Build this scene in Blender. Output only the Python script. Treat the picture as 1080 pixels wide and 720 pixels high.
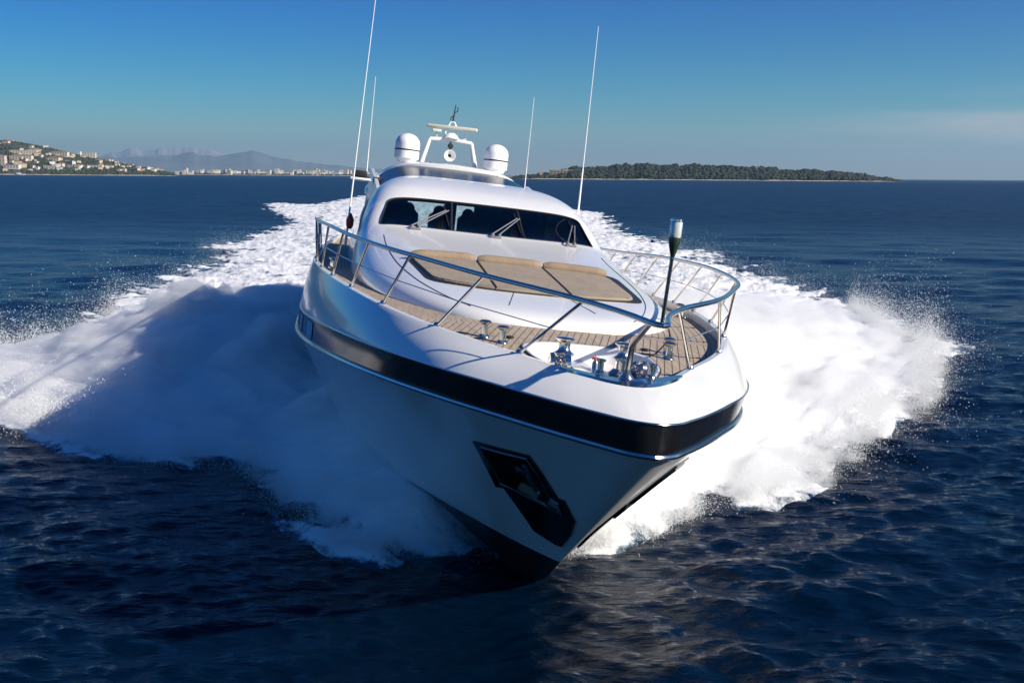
import bpy, bmesh, math, random
import numpy as np
from mathutils import Matrix, Vector
R_ = math.radians
random.seed(7); rng = np.random.default_rng(11)
for o in list(bpy.data.objects): bpy.data.objects.remove(o)
scene = bpy.context.scene
COL = scene.collection

# ------------------------------------------------------------------ camera
CAM_H = 6.15; F_PX = 1100.0
roll = math.atan2(8, 1080); pitch = math.atan2(174*math.cos(roll), F_PX)
cam_d = bpy.data.cameras.new("camera"); cam = bpy.data.objects.new("camera", cam_d); COL.objects.link(cam)
cam_d.sensor_width = 36; cam_d.lens = 36*F_PX/1080; cam_d.clip_start = .2; cam_d.clip_end = 90000
fw = Vector((0, math.cos(pitch), -math.sin(pitch))); up0 = Vector((0, math.sin(pitch), math.cos(pitch))); r0 = Vector((1, 0, 0))
cr, sr = math.cos(roll), math.sin(roll)
ri = r0*cr+up0*sr; up = -r0*sr+up0*cr
M = Matrix((ri, up, -fw)).transposed().to_4x4(); M.translation = (0, 0, CAM_H)
cam.matrix_world = M
scene.camera = cam

# ------------------------------------------------------------------ light
SUN_EL = 26.5; SUN_H = Vector((0.91, -0.41, 0)).normalized()
SKY_STRENGTH = 0.064; SUN_STRENGTH = 5.0
sd = (SUN_H*math.cos(R_(SUN_EL)) + Vector((0, 0, math.sin(R_(SUN_EL))))).normalized()
sun_l = bpy.data.lights.new("sun", 'SUN'); sun = bpy.data.objects.new("sun", sun_l); COL.objects.link(sun)
sun_l.energy = SUN_STRENGTH; sun_l.angle = R_(.53); sun_l.color = (1.0, .91, .76)
sun.rotation_euler = sd.to_track_quat('Z', 'Y').to_euler(); sun.location = (60, -60, 60)
world = bpy.data.worlds.new("World"); scene.world = world; world.use_nodes = True
wn = world.node_tree.nodes; wl = world.node_tree.links; wn.clear()
def WN(t, **k):
    n = wn.new(t)
    for a, b in k.items(): setattr(n, a, b)
    return n
hs2 = WN('ShaderNodeMixRGB', blend_type='MULTIPLY'); hs2.inputs[0].default_value = 1; hs2.inputs[2].default_value = (.62, .98, 1.12, 1)
sky = WN('ShaderNodeTexSky', sky_type='NISHITA', sun_disc=False, sun_elevation=R_(SUN_EL), sun_rotation=math.atan2(SUN_H.x, SUN_H.y),
         altitude=0, air_density=1.0, dust_density=0.1, ozone_density=6.0)
hs = WN('ShaderNodeHueSaturation'); hs.inputs['Saturation'].default_value = 1.45; hs.inputs['Hue'].default_value = .5
bg = WN('ShaderNodeBackground'); bg.inputs[1].default_value = SKY_STRENGTH
out = WN('ShaderNodeOutputWorld')
def sky_tint():
    # polarised winter sky: the red falls off quickly with height
    t = WN('ShaderNodeTexCoord'); s_ = WN('ShaderNodeSeparateXYZ'); wl.new(t.outputs['Generated'], s_.inputs[0])
    r_ = WN('ShaderNodeValToRGB'); wl.new(s_.outputs[2], r_.inputs[0]); e = r_.color_ramp.elements
    e[0].position = 0; e[0].color = (1.20, 1.07, .84, 1); e[1].position = 1; e[1].color = (.0, .70, 1.02, 1)
    for p_, c_ in ((.07, (.50, .97, .97, 1)), (.165, (.0, .68, 1.02, 1)), (.4, (.0, .76, 1.10, 1))): q = e.new(p_); q.color = c_
    return r_.outputs[0]
# thin cirrus low in the sky
tc = WN('ShaderNodeTexCoord'); mp = WN('ShaderNodeMapping'); mp.inputs['Scale'].default_value = (2.2, 2.2, 26)
nz = WN('ShaderNodeTexNoise'); nz.inputs['Scale'].default_value = 1.6; nz.inputs['Detail'].default_value = 6; nz.inputs['Roughness'].default_value = .55
sep = WN('ShaderNodeSeparateXYZ')
mz = WN('ShaderNodeMapRange'); mz.inputs[1].default_value = .085; mz.inputs[2].default_value = .045; mz.clamp = True
mzl = WN('ShaderNodeMapRange'); mzl.inputs[1].default_value = .0; mzl.inputs[2].default_value = .03
mx = WN('ShaderNodeMapRange'); mx.inputs[1].default_value = .22; mx.inputs[2].default_value = .40
mn = WN('ShaderNodeMapRange'); mn.inputs[1].default_value = .42; mn.inputs[2].default_value = .66
m1 = WN('ShaderNodeMath', operation='MULTIPLY'); m2 = WN('ShaderNodeMath', operation='MULTIPLY'); m3 = WN('ShaderNodeMath', operation='MULTIPLY'); m4 = WN('ShaderNodeMath', operation='MULTIPLY'); m4.inputs[1].default_value = .6
mixc = WN('ShaderNodeMixRGB'); mixc.inputs[2].default_value = (8.5, 7.6, 7.2, 1)
wl.new(tc.outputs['Generated'], mp.inputs[0]); wl.new(mp.outputs[0], nz.inputs[0]); wl.new(tc.outputs['Generated'], sep.inputs[0])
wl.new(sep.outputs[2], mz.inputs[0]); wl.new(sep.outputs[2], mzl.inputs[0]); wl.new(sep.outputs[0], mx.inputs[0]); wl.new(nz.outputs[0], mn.inputs[0])
wl.new(mz.outputs[0], m1.inputs[0]); wl.new(mx.outputs[0], m1.inputs[1]); wl.new(m1.outputs[0], m2.inputs[0]); wl.new(mn.outputs[0], m2.inputs[1])
wl.new(m2.outputs[0], m3.inputs[0]); wl.new(mzl.outputs[0], m3.inputs[1]); wl.new(m3.outputs[0], m4.inputs[0])
wl.new(sky.outputs[0], hs.inputs['Color']); wl.new(hs.outputs[0], hs2.inputs[1]); wl.new(sky_tint(), hs2.inputs[2]); wl.new(hs2.outputs[0], mixc.inputs[1]); wl.new(m4.outputs[0], mixc.inputs[0])
wl.new(mixc.outputs[0], bg.inputs[0]); wl.new(bg.outputs[0], out.inputs[0])

scene.view_settings.view_transform = 'Standard'; scene.view_settings.look = 'None'
scene.view_settings.exposure = 0.56; scene.view_settings.gamma = 1.0; scene.view_settings.use_curve_mapping = False
cy = scene.cycles
cy.max_bounces = 8; cy.diffuse_bounces = 3; cy.glossy_bounces = 4; cy.transmission_bounces = 6; cy.transparent_max_bounces = 16; cy.volume_bounces = 5
cy.use_denoising = True; cy.caustics_reflective = False; cy.caustics_refractive = False; cy.sample_clamp_indirect = 6

# ------------------------------------------------------------------ materials
def mat(name, col, rough=.5, metal=0., coat=0., spec=.5, **kw):
    m = bpy.data.materials.new(name); m.use_nodes = True
    b = m.node_tree.nodes['Principled BSDF']
    b.inputs['Base Color'].default_value = (*col, 1); b.inputs['Roughness'].default_value = rough
    b.inputs['Metallic'].default_value = metal; b.inputs['Coat Weight'].default_value = coat
    b.inputs['Specular IOR Level'].default_value = spec
    for k, v in kw.items(): b.inputs[k.replace('_', ' ')].default_value = v
    return m
def P(m): return m.node_tree.nodes['Principled BSDF']
def add_var(m, scale, amt, detail=4, bump=0., bscale=None, coord='Object', stretch=None):
    """mottle a material's colour and roughness with noise, optional bump"""
    nt = m.node_tree; b = P(m); N = nt.nodes; L = nt.links
    t = N.new('ShaderNodeTexCoord'); n = N.new('ShaderNodeTexNoise'); n.inputs['Scale'].default_value = scale; n.inputs['Detail'].default_value = detail
    src = t.outputs[coord]
    if stretch:
        mpn = N.new('ShaderNodeMapping'); mpn.inputs['Scale'].default_value = stretch; L.new(src, mpn.inputs[0]); src = mpn.outputs[0]
    L.new(src, n.inputs[0])
    r = N.new('ShaderNodeMapRange'); r.inputs[1].default_value = .3; r.inputs[2].default_value = .7; r.inputs[3].default_value = 1-amt; r.inputs[4].default_value = 1+amt
    L.new(n.outputs[0], r.inputs[0])
    mu = N.new('ShaderNodeVectorMath'); mu.operation = 'SCALE'; c = b.inputs['Base Color'].default_value; mu.inputs[0].default_value = c[:3]
    L.new(r.outputs[0], mu.inputs['Scale']); L.new(mu.outputs[0], b.inputs['Base Color'])
    if bump:
        n2 = N.new('ShaderNodeTexNoise'); n2.inputs['Scale'].default_value = bscale or scale; n2.inputs['Detail'].default_value = 6
        L.new(src, n2.inputs[0]); bp = N.new('ShaderNodeBump'); bp.inputs['Strength'].default_value = bump; bp.inputs['Distance'].default_value = .05
        L.new(n2.outputs[0], bp.inputs['Height']); L.new(bp.outputs[0], b.inputs['Normal'])
    return m
M_white = add_var(mat('white_gelcoat', (.80, .80, .79), .22, coat=.5), 1.2, .02)
M_black = mat('black_gloss', (.006, .006, .007), .12, spec=.25)
M_anti = mat('black_antifouling', (.012, .013, .015), .35)
M_chrome = add_var(mat('polished_steel', (.66, .62, .56), .16, metal=1), 9, .05)
M_steeldk = add_var(mat('brushed_steel_plate', (.22, .23, .25), .2, metal=1), 4, .2)
M_canvas = add_var(mat('tan_canvas', (.285, .235, .18), .8), 3, .09, bump=.25, bscale=7)
M_bolster = add_var(mat('tan_bolster', (.27, .20, .135), .75), 3, .08, bump=.2, bscale=9)
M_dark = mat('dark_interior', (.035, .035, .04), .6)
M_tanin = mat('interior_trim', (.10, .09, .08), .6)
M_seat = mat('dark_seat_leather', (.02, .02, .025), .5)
M_rubber = mat('black_rubber', (.02, .02, .02), .5)
M_wip = mat('grey_wiper_metal', (.22, .22, .23), .4, metal=.3)
M_red = mat('red_plastic', (.80, .05, .03), .4)
M_dome = add_var(mat('white_dome', (.82, .82, .82), .3), 2, .02)
M_cream = mat('cream_plastic', (.62, .60, .50), .4)
M_lens = mat('lamp_lens', (.75, .8, .8), .1, Transmission_Weight=.35)
M_cap = mat('brass_green', (.05, .09, .06), .3, metal=.6)

def teak():
    m = mat('teak_deck', (.40, .29, .20), .7); nt = m.node_tree; N = nt.nodes; L = nt.links; b = P(m)
    t = N.new('ShaderNodeTexCoord'); s = N.new('ShaderNodeSeparateXYZ'); L.new(t.outputs['Object'], s.inputs[0])
    def line(sock, period, width):
        d = N.new('ShaderNodeMath'); d.operation = 'DIVIDE'; d.inputs[1].default_value = period; L.new(sock, d.inputs[0])
        f = N.new('ShaderNodeMath'); f.operation = 'FRACT'; L.new(d.outputs[0], f.inputs[0])
        g = N.new('ShaderNodeMath'); g.operation = 'LESS_THAN'; g.inputs[1].default_value = width/period; L.new(f.outputs[0], g.inputs[0])
        return g.outputs[0], d.outputs[0]
    at = N.new('ShaderNodeAttribute'); at.attribute_name = 'plank'
    l1, d1 = line(at.outputs['Fac'], .085, .011)
    l2, _ = line(s.outputs[0], 1.7, .014)
    mx = N.new('ShaderNodeMath'); mx.operation = 'MAXIMUM'; L.new(l1, mx.inputs[0]); L.new(l2, mx.inputs[1])
    n = N.new('ShaderNodeTexNoise'); n.inputs['Scale'].default_value = 2.5; n.inputs['Detail'].default_value = 5
    mp_ = N.new('ShaderNodeMapping'); mp_.inputs['Scale'].default_value = (1, 9, 1); L.new(t.outputs['Object'], mp_.inputs[0]); L.new(mp_.outputs[0], n.inputs[0])
    r = N.new('ShaderNodeValToRGB'); r.color_ramp.elements[0].color = (.30, .235, .175, 1); r.color_ramp.elements[1].color = (.45, .37, .29, 1)
    r.color_ramp.elements[0].position = .3; r.color_ramp.elements[1].position = .7
    L.new(n.outputs[0], r.inputs[0])
    mi = N.new('ShaderNodeMixRGB'); mi.inputs[2].default_value = (.06, .045, .035, 1); L.new(mx.outputs[0], mi.inputs[0]); L.new(r.outputs[0], mi.inputs[1])
    L.new(mi.outputs[0], b.inputs['Base Color']); return m
M_teak = teak()

def glass(name, tint, fac=.0):
    m = bpy.data.materials.new(name); m.use_nodes = True; N = m.node_tree.nodes; L = m.node_tree.links; N.clear()
    o = N.new('ShaderNodeOutputMaterial'); mi = N.new('ShaderNodeMixShader'); tr = N.new('ShaderNodeBsdfTransparent'); gl = N.new('ShaderNodeBsdfGlossy'); fr = N.new('ShaderNodeFresnel')
    fr.inputs[0].default_value = 1.5; tr.inputs[0].default_value = (*tint, 1); gl.inputs['Roughness'].default_value = .03; gl.inputs[0].default_value = (.9, .9, .9, 1)
    L.new(fr.outputs[0], mi.inputs[0]); L.new(tr.outputs[0], mi.inputs[1]); L.new(gl.outputs[0], mi.inputs[2]); L.new(mi.outputs[0], o.inputs[0])
    return m
M_glass = glass('tinted_glass', (.42, .60, .62))
M_smoke = mat('smoked_glass', (.010, .018, .035), .22, spec=.06)
M_dglass = mat('dark_side_glass', (.10, .13, .15), .06, coat=1.0)

def water_mat():
    m = mat('sea_water', (.0001, .0052, .017), .06, spec=.31); nt = m.node_tree; N = nt.nodes; L = nt.links; b = P(m)
    b.inputs['IOR'].default_value = 1.333
    t = N.new('ShaderNodeTexCoord')
    def noise(sc, det, st=(1, 1, 1), rot=0.):
        mp_ = N.new('ShaderNodeMapping'); mp_.inputs['Scale'].default_value = st; mp_.inputs['Rotation'].default_value = (0, 0, rot)
        n = N.new('ShaderNodeTexNoise'); n.inputs['Scale'].default_value = sc; n.inputs['Detail'].default_value = det; n.inputs['Roughness'].default_value = .55
        L.new(t.outputs['Object'], mp_.inputs[0]); L.new(mp_.outputs[0], n.inputs[0]); return n.outputs[0]
    a = noise(2.6, 7, (.45, 1.3, 1), .12); c = noise(.30, 4, (.45, 1.4, 1), -.1)
    b1 = N.new('ShaderNodeBump'); b1.inputs['Distance'].default_value = .17; b1.inputs['Strength'].default_value = .75; L.new(a, b1.inputs['Height'])
    b2 = N.new('ShaderNodeBump'); b2.inputs['Distance'].default_value = .6; b2.inputs['Strength'].default_value = .5; L.new(c, b2.inputs['Height']); L.new(b1.outputs[0], b2.inputs['Normal'])
    L.new(b2.outputs[0], b.inputs['Normal'])
    # the small waves of open water further out are finer than the mesh: they are carried by the roughness
    ln = N.new('ShaderNodeVectorMath'); ln.operation = 'LENGTH'; L.new(t.outputs['Object'], ln.inputs[0])
    rg = N.new('ShaderNodeMapRange'); rg.inputs[1].default_value = 20; rg.inputs[2].default_value = 160; rg.inputs[3].default_value = .07; rg.inputs[4].default_value = .33; L.new(ln.outputs['Value'], rg.inputs[0])
    L.new(rg.outputs[0], b.inputs['Roughness'])
    fn = N.new('ShaderNodeTexNoise'); fn.inputs['Scale'].default_value = .8; fn.inputs['Detail'].default_value = 4; fn.inputs['Roughness'].default_value = .6
    fm = N.new('ShaderNodeMapping'); fm.inputs['Scale'].default_value = (.35, 1, 1); L.new(t.outputs['Object'], fm.inputs[0]); L.new(fm.outputs[0], fn.inputs[0])
    sb = N.new('ShaderNodeVectorMath'); sb.operation = 'SUBTRACT'; sb.inputs[1].default_value = (.5, .5, .5); L.new(fn.outputs['Color'], sb.inputs[0])
    ml = N.new('ShaderNodeVectorMath'); ml.operation = 'MULTIPLY'; ml.inputs[1].default_value = (.55, 1.1, 0); L.new(sb.outputs[0], ml.inputs[0])
    rf = N.new('ShaderNodeMapRange'); rf.inputs[1].default_value = 35; rf.inputs[2].default_value = 200; L.new(ln.outputs['Value'], rf.inputs[0])
    # groups of stronger and weaker ripples
    gn = N.new('ShaderNodeTexNoise'); gn.inputs['Scale'].default_value = .03; gn.inputs['Detail'].default_value = 5; L.new(fm.outputs[0], gn.inputs[0])
    gr = N.new('ShaderNodeMapRange'); gr.inputs[1].default_value = .35; gr.inputs[2].default_value = .65; gr.inputs[3].default_value = .6; gr.inputs[4].default_value = 1.35; L.new(gn.outputs[0], gr.inputs[0])
    mm = N.new('ShaderNodeMath'); mm.operation = 'MULTIPLY'; L.new(rf.outputs[0], mm.inputs[0]); L.new(gr.outputs[0], mm.inputs[1])
    sc_ = N.new('ShaderNodeVectorMath'); sc_.operation = 'SCALE'; L.new(ml.outputs[0], sc_.inputs[0]); L.new(mm.outputs[0], sc_.inputs['Scale'])
    ad = N.new('ShaderNodeVectorMath'); ad.operation = 'ADD'; L.new(b2.outputs[0], ad.inputs[0]); L.new(sc_.outputs[0], ad.inputs[1])
    nm = N.new('ShaderNodeVectorMath'); nm.operation = 'NORMALIZE'; L.new(ad.outputs[0], nm.inputs[0]); L.new(nm.outputs[0], b.inputs['Normal'])
    return m
M_water = water_mat()

def foam_mat():
    m = mat('white_foam', (.86, .87, .88), .75, spec=.15); nt = m.node_tree; N = nt.nodes; L = nt.links; b = P(m)
    t = N.new('ShaderNodeTexCoord')
    n = N.new('ShaderNodeTexNoise'); n.inputs['Scale'].default_value = 1.6; n.inputs['Detail'].default_value = 9; n.inputs['Roughness'].default_value = .68
    mp_ = N.new('ShaderNodeMapping'); mp_.inputs['Rotation'].default_value = (0, 0, .5); mp_.inputs['Scale'].default_value = (1, .7, 1)
    L.new(t.outputs['Object'], mp_.inputs[0]); L.new(mp_.outputs[0], n.inputs[0])
    at = N.new('ShaderNodeAttribute'); at.attribute_name = 'thick'
    # thin foam lets the water's own blue through
    s = N.new('ShaderNodeMath'); s.operation = 'ADD'; L.new(n.outputs[0], s.inputs[0]); L.new(at.outputs['Fac'], s.inputs[1])
    r = N.new('ShaderNodeValToRGB'); e = r.color_ramp.elements
    e[0].position = .47; e[0].color = (.006, .05, .10, 1); e[1].position = .60; e[1].color = (.86, .87, .88, 1)
    L.new(s.outputs[0], r.inputs[0]); L.new(r.outputs[0], b.inputs['Base Color'])
    rr = N.new('ShaderNodeMapRange'); rr.inputs[1].default_value = .45; rr.inputs[2].default_value = .6; rr.inputs[3].default_value = .12; rr.inputs[4].default_value = .8
    L.new(s.outputs[0], rr.inputs[0]); L.new(rr.outputs[0], b.inputs['Roughness'])
    bp = N.new('ShaderNodeBump'); bp.inputs['Distance'].default_value = .25; bp.inputs['Strength'].default_value = .6
    L.new(n.outputs[0], bp.inputs['Height']); L.new(bp.outputs[0], b.inputs['Normal'])
    return m
M_foam = foam_mat()
M_drop = mat('spray_drops', (.85, .87, .90), .6, spec=.3)

# ------------------------------------------------------------------ mesh helpers
OFF = np.array([-16.0, 0.0, -4.05])       # the yacht's Empty stands at the keel under midships, in its own frame
def mesh_obj(name, V, F, m, parent=None, smooth=True, angle=35, off=True, props=None):
    V = np.asarray(V, float).reshape(-1, 3)
    if parent is not None and off: V = V-OFF
    me = bpy.data.meshes.new(name)
    if isinstance(F, np.ndarray):
        n = F.shape[1]; me.vertices.add(len(V)); me.vertices.foreach_set('co', V.ravel())
        me.loops.add(F.size); me.loops.foreach_set('vertex_index', F.ravel().astype(np.int32))
        me.polygons.add(len(F)); me.polygons.foreach_set('loop_start', np.arange(0, F.size, n, dtype=np.int32)); me.polygons.foreach_set('loop_total', np.full(len(F), n, dtype=np.int32))
        me.update(calc_edges=True)
    else:
        me.from_pydata([tuple(v) for v in V], [], [tuple(f) for f in F]); me.update()
    for mm in (m if isinstance(m, (list, tuple)) else [m]): me.materials.append(mm)
    o = bpy.data.objects.new(name, me); COL.objects.link(o)
    if smooth:
        me.polygons.foreach_set('use_smooth', np.ones(len(me.polygons), bool))
        if angle and len(me.polygons) < 200000: me.set_sharp_from_angle(angle=R_(angle))
    if parent is not None: o.parent = parent
    return o
def tag(o, label=None, cat=None, group=None, kind=None):
    if label: o['label'] = label
    if cat: o['category'] = cat
    if group: o['group'] = group
    if kind: o['kind'] = kind
    return o
def gridF(nu, nv, cu=False, cv=False):
    i = np.arange(nu if cu else nu-1); j = np.arange(nv if cv else nv-1)
    I, J = np.meshgrid(i, j, indexing='ij'); I2 = (I+1) % nu; J2 = (J+1) % nv
    return np.stack([I*nv+J, I2*nv+J, I2*nv+J2, I*nv+J2], -1).reshape(-1, 4)
class MB:
    """collects pieces into ONE mesh"""
    def __init__(s): s.V = []; s.F = []; s.n = 0
    def add(s, V, F):
        V = [tuple(v) for v in V]; s.V += V; s.F += [tuple(int(i)+s.n for i in f) for f in F]; s.n += len(V); return s
    def tube(s, pts, r, seg=10, caps=True, closed=False):
        pts = [Vector(p) for p in pts]; n = len(pts); rs = r if isinstance(r, (list, tuple)) else [r]*n
        V = []; prev = None
        for i, p in enumerate(pts):
            if closed: t = pts[(i+1) % n]-pts[i-1]
            else: t = pts[min(i+1, n-1)]-pts[max(i-1, 0)]
            t.normalize()
            if prev is None:
                a = Vector((0, 0, 1)) if abs(t.z) < .9 else Vector((1, 0, 0)); u = t.cross(a).normalized()
            else: u = (prev-t*prev.dot(t)).normalized()
            prev = u; w = t.cross(u)
            for k in range(seg):
                an = 2*math.pi*k/seg; V.append(p+(u*math.cos(an)+w*math.sin(an))*rs[i])
        F = [tuple(f) for f in gridF(n, seg, closed, True)]
        if caps and not closed: F += [tuple(range(seg)), tuple(range((n-1)*seg, n*seg))[::-1]]
        return s.add(V, F)
    def lathe(s, prof, c=(0, 0, 0), axis=(0, 0, 1), seg=24, squash=1.):
        ax = Vector(axis).normalized(); a = Vector((0, 0, 1)) if abs(ax.z) < .9 else Vector((1, 0, 0)); u = ax.cross(a).normalized(); w = ax.cross(u); c = Vector(c)
        V = []
        for r, h in prof:
            for k in range(seg):
                an = 2*math.pi*k/seg; V.append(c+ax*h+(u*math.cos(an)+w*math.sin(an)*squash)*max(r, 1e-4))
        return s.add(V, [tuple(f) for f in gridF(len(prof), seg, False, True)]+[tuple(range(seg)), tuple(range((len(prof)-1)*seg, len(prof)*seg))[::-1]])
    def box(s, c, d, bev=.0, rot=None):
        bm = bmesh.new(); bmesh.ops.create_cube(bm, size=1)
        for v in bm.verts: v.co = Vector((v.co.x*d[0], v.co.y*d[1], v.co.z*d[2]))
        if bev: bmesh.ops.bevel(bm, geom=bm.edges[:], offset=bev, segments=3, profile=.5, affect='EDGES')
        bm.verts.index_update(); V = [v.co.copy() for v in bm.verts]; F = [[v.index for v in f.verts] for f in bm.faces]; bm.free()
        if rot is not None: V = [rot @ v for v in V]
        return s.add([v+Vector(c) for v in V], F)
    def build(s, name, m, parent=None, angle=35, off=True): return mesh_obj(name, s.V, s.F, m, parent, angle=angle, off=off)
def interp(tab, q):
    """smooth monotone-tangent cubic through a table of (x, y)"""
    x = np.array([t[0] for t in tab], float); y = np.array([t[1] for t in tab], float); q = np.asarray(q, float)
    h = np.diff(x); dl = np.diff(y)/h; m = np.zeros(len(x)); m[0] = dl[0]; m[-1] = dl[-1]
    for i in range(1, len(x)-1):
        if dl[i-1]*dl[i] > 0:
            w1 = 2*h[i]+h[i-1]; w2 = h[i]+2*h[i-1]; m[i] = (w1+w2)/(w1/dl[i-1]+w2/dl[i])
    qq = np.clip(q, x[0], x[-1]); i = np.clip(np.searchsorted(x, qq, side='right')-1, 0, len(h)-1); t = (qq-x[i])/h[i]
    return (2*t**3-3*t**2+1)*y[i]+(t**3-2*t**2+t)*h[i]*m[i]+(-2*t**3+3*t**2)*y[i+1]+(t**3-t**2)*h[i]*m[i+1]
def hash2(ix, iy, sd_=0):
    v = np.sin(ix*127.1+iy*311.7+sd_*74.7)*43758.5453; return v-np.floor(v)
def vnoise(x, y, sd_=0):
    ix = np.floor(x); iy = np.floor(y); fx = x-ix; fy = y-iy; fx = fx*fx*(3-2*fx); fy = fy*fy*(3-2*fy)
    a = hash2(ix, iy, sd_); b = hash2(ix+1, iy, sd_); c = hash2(ix, iy+1, sd_); d = hash2(ix+1, iy+1, sd_)
    return a+(b-a)*fx+(c-a)*fy+(a-b-c+d)*fx*fy
def fbm(x, y, octv=5, sd_=0, gain=.5):
    s = 0; a = 1; t = 0
    for k in range(octv):
        s = s+a*vnoise(x, y, sd_+k*3.3); t += a; a *= gain; x, y = x*1.93*.8-y*1.93*.6+5.1, x*1.93*.6+y*1.93*.8+1.7
    return s/t

# ------------------------------------------------------------------ the sea
BO = np.array([1.4643, 10.4364]); BF = np.array([.1562, -.9877]); BP = np.array([.9877, .1562])   # yacht's bow, heading and port side on the water
_w = np.random.default_rng(5); WV = []
for k in range(90):
    lam = .32*(13/.32)**(_w.random()); th = R_(-97)+_w.normal()*R_(27); amp = .0054*lam**.62*(.6+.8*_w.random())*(.6 if lam > 5 else 1)
    WV.append((2*math.pi/lam*math.cos(th), 2*math.pi/lam*math.sin(th), amp, _w.random()*6.28, lam))
def wave(x, y, sp):
    z = np.zeros_like(x); g = .65+.7*vnoise(x/17+3, y/13, 9)
    for kx, ky, a, ph, lam in WV:
        f = np.clip((lam/sp-2.2)/2.5, 0, 1)
        q = kx*x+ky*y+ph
        z += a*f*(np.sin(q)+.22*np.cos(2*q))
    return z*g
def sea():
    ys = [-60.0, -20, 0.0]
    pix = np.concatenate([np.arange(640, 300, -1.6), np.arange(300, 120, -1.1), np.arange(120, 20, -.9), np.arange(20, 2, -.5), [1.6, 1.2, .9, .7, .5, .35, .25]])
    r = CAM_H*F_PX/pix
    a1 = np.linspace(-32, 32, 760); a0 = np.array([-180, -150, -120, -95, -75, -60, -50, -42, -36, -33.5]); a = np.radians(np.concatenate([a0, a1, -a0[::-1][:-1]]))
    rr = np.concatenate([[.05, 1.5, 3, 5, 7.5], r[r > 8]])
    Rg, A = np.meshgrid(rr, a, indexing='ij'); X = Rg*np.sin(A); Y = Rg*np.cos(A)
    sp = np.maximum(np.gradient(rr)[:, None]*np.ones_like(A), Rg*.0016)
    Z = wave(X, Y, sp)
    V = np.stack([X, Y, Z], -1).reshape(-1, 3)
    F = gridF(len(rr), len(a), False, True)
    o = mesh_obj('sea', V, F[:, ::-1], M_water, angle=None)
    tag(o, 'dark blue rippled sea around the yacht', 'water', kind='structure')
sea()

# ------------------------------------------------------------------ wake and bow spray
WAKE = dict(L=[[1.3, 374.61], [-25.79, 352.96], [-46.27, 318.81], [-41.65, 218.78], [-52.37, 231.32], [-54.19, 226.72], [-42.39, 181.98], [-33.51, 153.89], [-28.95, 135.69], [-24.78, 98.01], [-26.48, 87.4], [-22.45, 84.47], [-21.25, 71.71], [-20.85, 63.43], [-20.28, 56.87], [-19.45, 49.96], [-18.69, 45.79], [-17.15, 41.75], [-15.45, 39.79], [-15.11, 37.72], [-16.28, 36.81], [-17.23, 35.94], [-17.9, 34.01], [-18.35, 31.48], [-17.3, 28.69], [-14.67, 26.28], [-12.67, 25.19], [-11.15, 23.91], [-9.53, 22.67], [-7.84, 21.48], [-6.88, 21.0], [-6.34, 21.52], [-5.4, 20.76], [-4.12, 18.25], [-2.94, 16.43], [-2.12, 16.06], [-1.38, 16.42], [-0.61, 16.61], [0.1, 16.19], [0.42, 16.41], [0.4, 19.8], [-1.05, 28.62], [-1.64, 50.68], [-1.87, 99.31]], R=[[10.78, 202.65], [15.69, 184.96], [12.66, 122.53], [14.41, 99.8], [16.19, 81.22], [16.31, 69.02], [16.78, 57.48], [16.31, 49.52], [15.86, 42.11], [15.85, 36.41], [14.58, 34.3], [13.16, 31.94], [12.16, 29.09], [10.56, 26.67], [8.72, 23.87], [7.06, 21.44], [5.84, 19.93], [4.7, 19.06], [4.02, 19.28], [2.68, 17.53], [1.76, 16.57], [1.12, 16.47], [0.8, 16.21], [0.77, 17.59], [0.47, 24.35], [-0.32, 34.76], [-1.77, 59.73], [-4.92, 126.71], [-2.65, 264.98]])
def seg_dist(px, py, poly):
    best = np.full(px.shape, 1e9); inside = np.zeros(px.shape, bool); n = len(poly)
    for i in range(n):
        x1, y1 = poly[i]; x2, y2 = poly[(i+1) % n]; dx, dy = x2-x1, y2-y1
        t = np.clip(((px-x1)*dx+(py-y1)*dy)/(dx*dx+dy*dy+1e-9), 0, 1)
        best = np.minimum(best, (px-x1-t*dx)**2+(py-y1-t*dy)**2)
        if y1 != y2:
            c = ((y1 > py) != (y2 > py)) & (px < (x2-x1)*(py-y1)/(y2-y1)+x1); inside ^= c
    d = np.sqrt(best); return np.where(inside, d, -d)
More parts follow.
